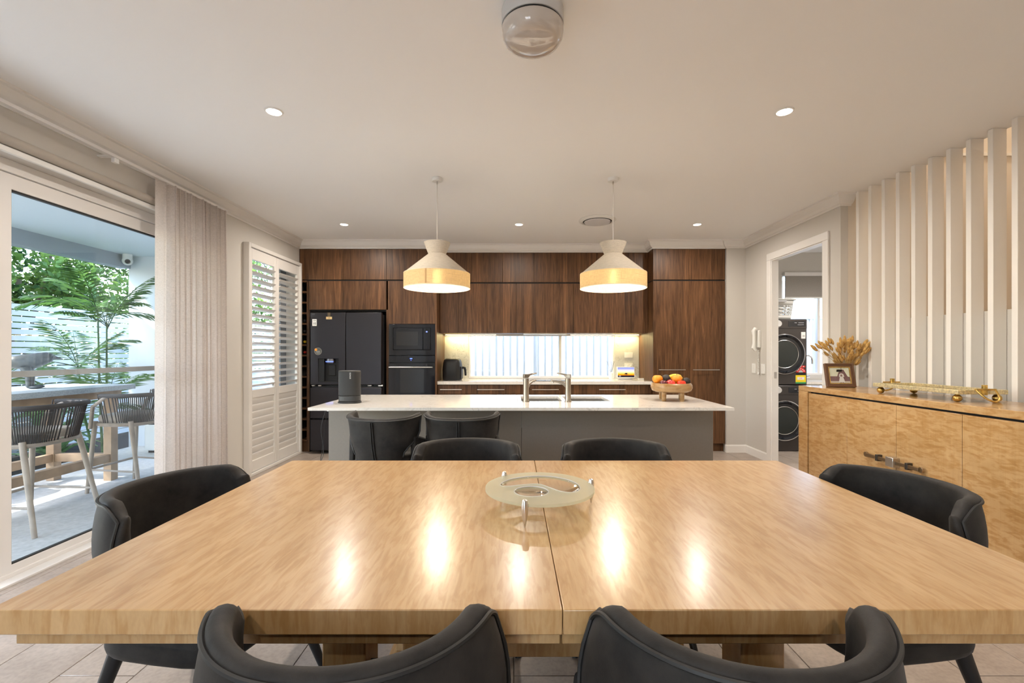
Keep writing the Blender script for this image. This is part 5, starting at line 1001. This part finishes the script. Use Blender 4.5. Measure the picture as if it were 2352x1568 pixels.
# palms
def frond_mesh(L, n, droop, wid, seed):
    r = random.Random(seed); mb = MB(); pts = []
    for i in range(13):
        u = i/12; pts.append(Vector((L*u*math.cos(droop*u*.5), 0, L*(.55*u-droop*.62*u*u))))
    mb.tube(pts, [.006*(1-.8*i/12) for i in range(13)], 5)
    for i in range(n):
        u = .18+.80*i/(n-1); k = u*12; j = min(int(k), 11); c = pts[j].lerp(pts[j+1], k-j); t = (pts[j+1]-pts[j]).normalized()
        for s in (-1, 1):
            l = wid*(math.sin(PI*(u*.86+.1))**.7)*r.uniform(.85, 1.1); d = (t*.75+Vector((0, s*.85, -.10-.25*r.random()))).normalized(); nrm = d.cross(Vector((0, 0, 1))).normalized()*.017
            m_ = c+d*l*.5+Vector((0, 0, -.02*l)); e_ = c+d*l+Vector((0, 0, -.16*l))
            mb.add([c, m_+nrm, e_, m_-nrm], [(0, 1, 2, 3)])
    return mb
FR = [(.85, 15, .55, .26, 1), (.75, 13, .8, .24, 2), (.95, 16, .95, .27, 3)]; fsrc = {}
def palm(loc, specs, label, grp='palms by the patio pier'):
    t = thing('palm', label, 'palm', loc, group=grp); r = random.Random(len(specs)*5+int(loc[1]*10))
    for (sx, sy, h, nf, a0, a1) in specs:
        obj('stem', MB().tube([(sx*.4, sy*.4, 0), (sx*.8, sy*.8, h*.5), (sx, sy, h)], [.014, .012, .008], 8), LEAF3, t)
        for k in range(nf):
            q = k % 3
            if q not in fsrc: o = obj('frond', frond_mesh(*FR[q]), LEAF2, t); fsrc[q] = o
            else: o = part('frond', fsrc[q], t)
            o.location = (sx, sy, h-.10*(k/nf)); o.rotation_euler = (r.uniform(-.25, .25), r.uniform(-.75, .10), math.radians(a0+(a1-a0)*k/max(1, nf-1)+r.uniform(-14, 14))); s_ = r.uniform(.75, 1.05); o.scale = (s_, s_, s_)
    return t
palm((-5.0, 5.58, -.02), [(-.15, -.2, 1.15, 7, 130, 410), (.1, -.1, 1.65, 7, 130, 410), (-.1, .0, 1.8, 6, 140, 400), (.2, -.2, .75, 6, 130, 410), (-.3, -.1, .6, 6, 130, 400)], 'tall feathery bamboo palm in front of the white pier')
palm((-5.72, 7.5, -.07), [(0, 0, .8, 5, 0, 300), (-.12, .2, 1.2, 5, 0, 300)], 'smaller bamboo palm against the slat fence')
# strappy garden plants
ls = None
def strappy(loc, n, L, label, seed):
    global ls
    t = thing('garden_plant', label, 'plant', loc, group='strappy plants in the garden bed'); r = random.Random(seed)
    for k in range(n):
        if ls is None:
            rows = [[(-w_, x, z), (0, x, z-.012), (w_, x, z)] for x, z, w_ in ((0, 0, .018), (.12, .13, .034), (.25, .2, .036), (.38, .2, .026), (.48, .14, .003))]; ls = obj('leaf', MB().grid(rows), LEAF3, t); o = ls
        else: o = part('leaf', ls, t)
        s_ = L*r.uniform(.7, 1.1); o.rotation_euler = (r.uniform(-.1, .75), 0, 2*PI*k/n+r.uniform(-.25, .25)); o.scale = (s_, s_, s_); o.location = (0, 0, .0)
for loc, n, L, lab in (((-5.62, 4.35, -.07), 16, .95, 'bright green strappy plant seen under the bar chair seat'), ((-5.6, 5.55, -.07), 16, 1.0, 'green strappy plant seen between the two bar chairs'), ((-5.95, 4.95, -.07), 18, 1.15, 'larger strappy plant close to the slat fence'), ((-5.6, 3.6, -.07), 14, .9, 'low strappy plant beside the concrete edge'), ((-6.05, 5.9, -.07), 18, 1.7, 'dark strappy plant at the fence behind the palm')): strappy(loc, n, L, lab, int(loc[1]*100))
# trees beyond the fence
def tree(loc, rad, h0, h1, n, label, seed, ls_=.15):
    t = thing('tree', label, 'tree', loc, group='trees beyond the slat fence'); r = random.Random(seed); br = MB().tube([(0, 0, 0), (.1, .05, h0), (.05, .2, (h0+h1)/2)], [.13, .10, .04], 8)
    for k in range(7):
        a = r.uniform(0, 2*PI); br.tube([(.08, .05, h0*.9), (rad*.4*math.cos(a), rad*.4*math.sin(a), h0+(h1-h0)*.35), (rad*.85*math.cos(a), rad*.85*math.sin(a), h0+(h1-h0)*r.uniform(.3, .8))], [.05, .03, .01], 6)
    obj('trunk', br, BARK, t); mb = MB(); cl = []
    for k in range(74): 
        a = r.uniform(0, 2*PI); q = r.random()**.5; cl.append((Vector((rad*q*math.cos(a), rad*q*math.sin(a), h0+(h1-h0)*r.random())), rad*r.uniform(.16, .30)))
    for k in range(n):
        c, cr = cl[k % len(cl)]; d = Vector((r.gauss(0, 1), r.gauss(0, 1), r.gauss(0, .8))); d = d.normalized()*cr*r.random()**.45; p = c+d
        ax = Vector((r.gauss(0, 1), r.gauss(0, 1), r.gauss(0, .7))).normalized(); up = ax.cross(Vector((r.gauss(0, 1), r.gauss(0, 1), 1))).normalized(); l = ls_*r.uniform(.6, 1.2)
        mb.add([p-ax*l*.5, p+up*l*.22, p+ax*l*.5, p-up*l*.22], [(0, 1, 2, 3)])
    o = obj('foliage', mb, LEAF1, t); o['kind'] = 'stuff'
tree((-9.0, 5.0, -.3), 1.9, .5, 5.2, 24000, 'leafy tree just beyond the slat fence, nearest the door', 1); tree((-9.4, 8.4, -.3), 2.0, .5, 5.4, 24000, 'leafy tree beyond the slat fence behind the palms', 2, .16); tree((-12.4, 7.0, -.3), 2.5, .5, 6.6, 22000, 'taller tree further back beyond the garden', 3, .2); tree((-8.9, 12.3, -.3), 2.1, .5, 5.2, 9000, 'tree beyond the far corner of the fences', 4); tree((-5.0, 12.2, -.3), 1.9, 1.4, 5.0, 6000, 'tree behind the far end fence', 5)
light('stair_light', 'AREA', (4.1, 3.6, 5.2), P_STAIR, (1, .80, .58), .25, spread=160)
light('laundry_lamp', 'AREA', (4.25, 5.0, 2.68), 17, (1, .93, .85), .08, spread=150)
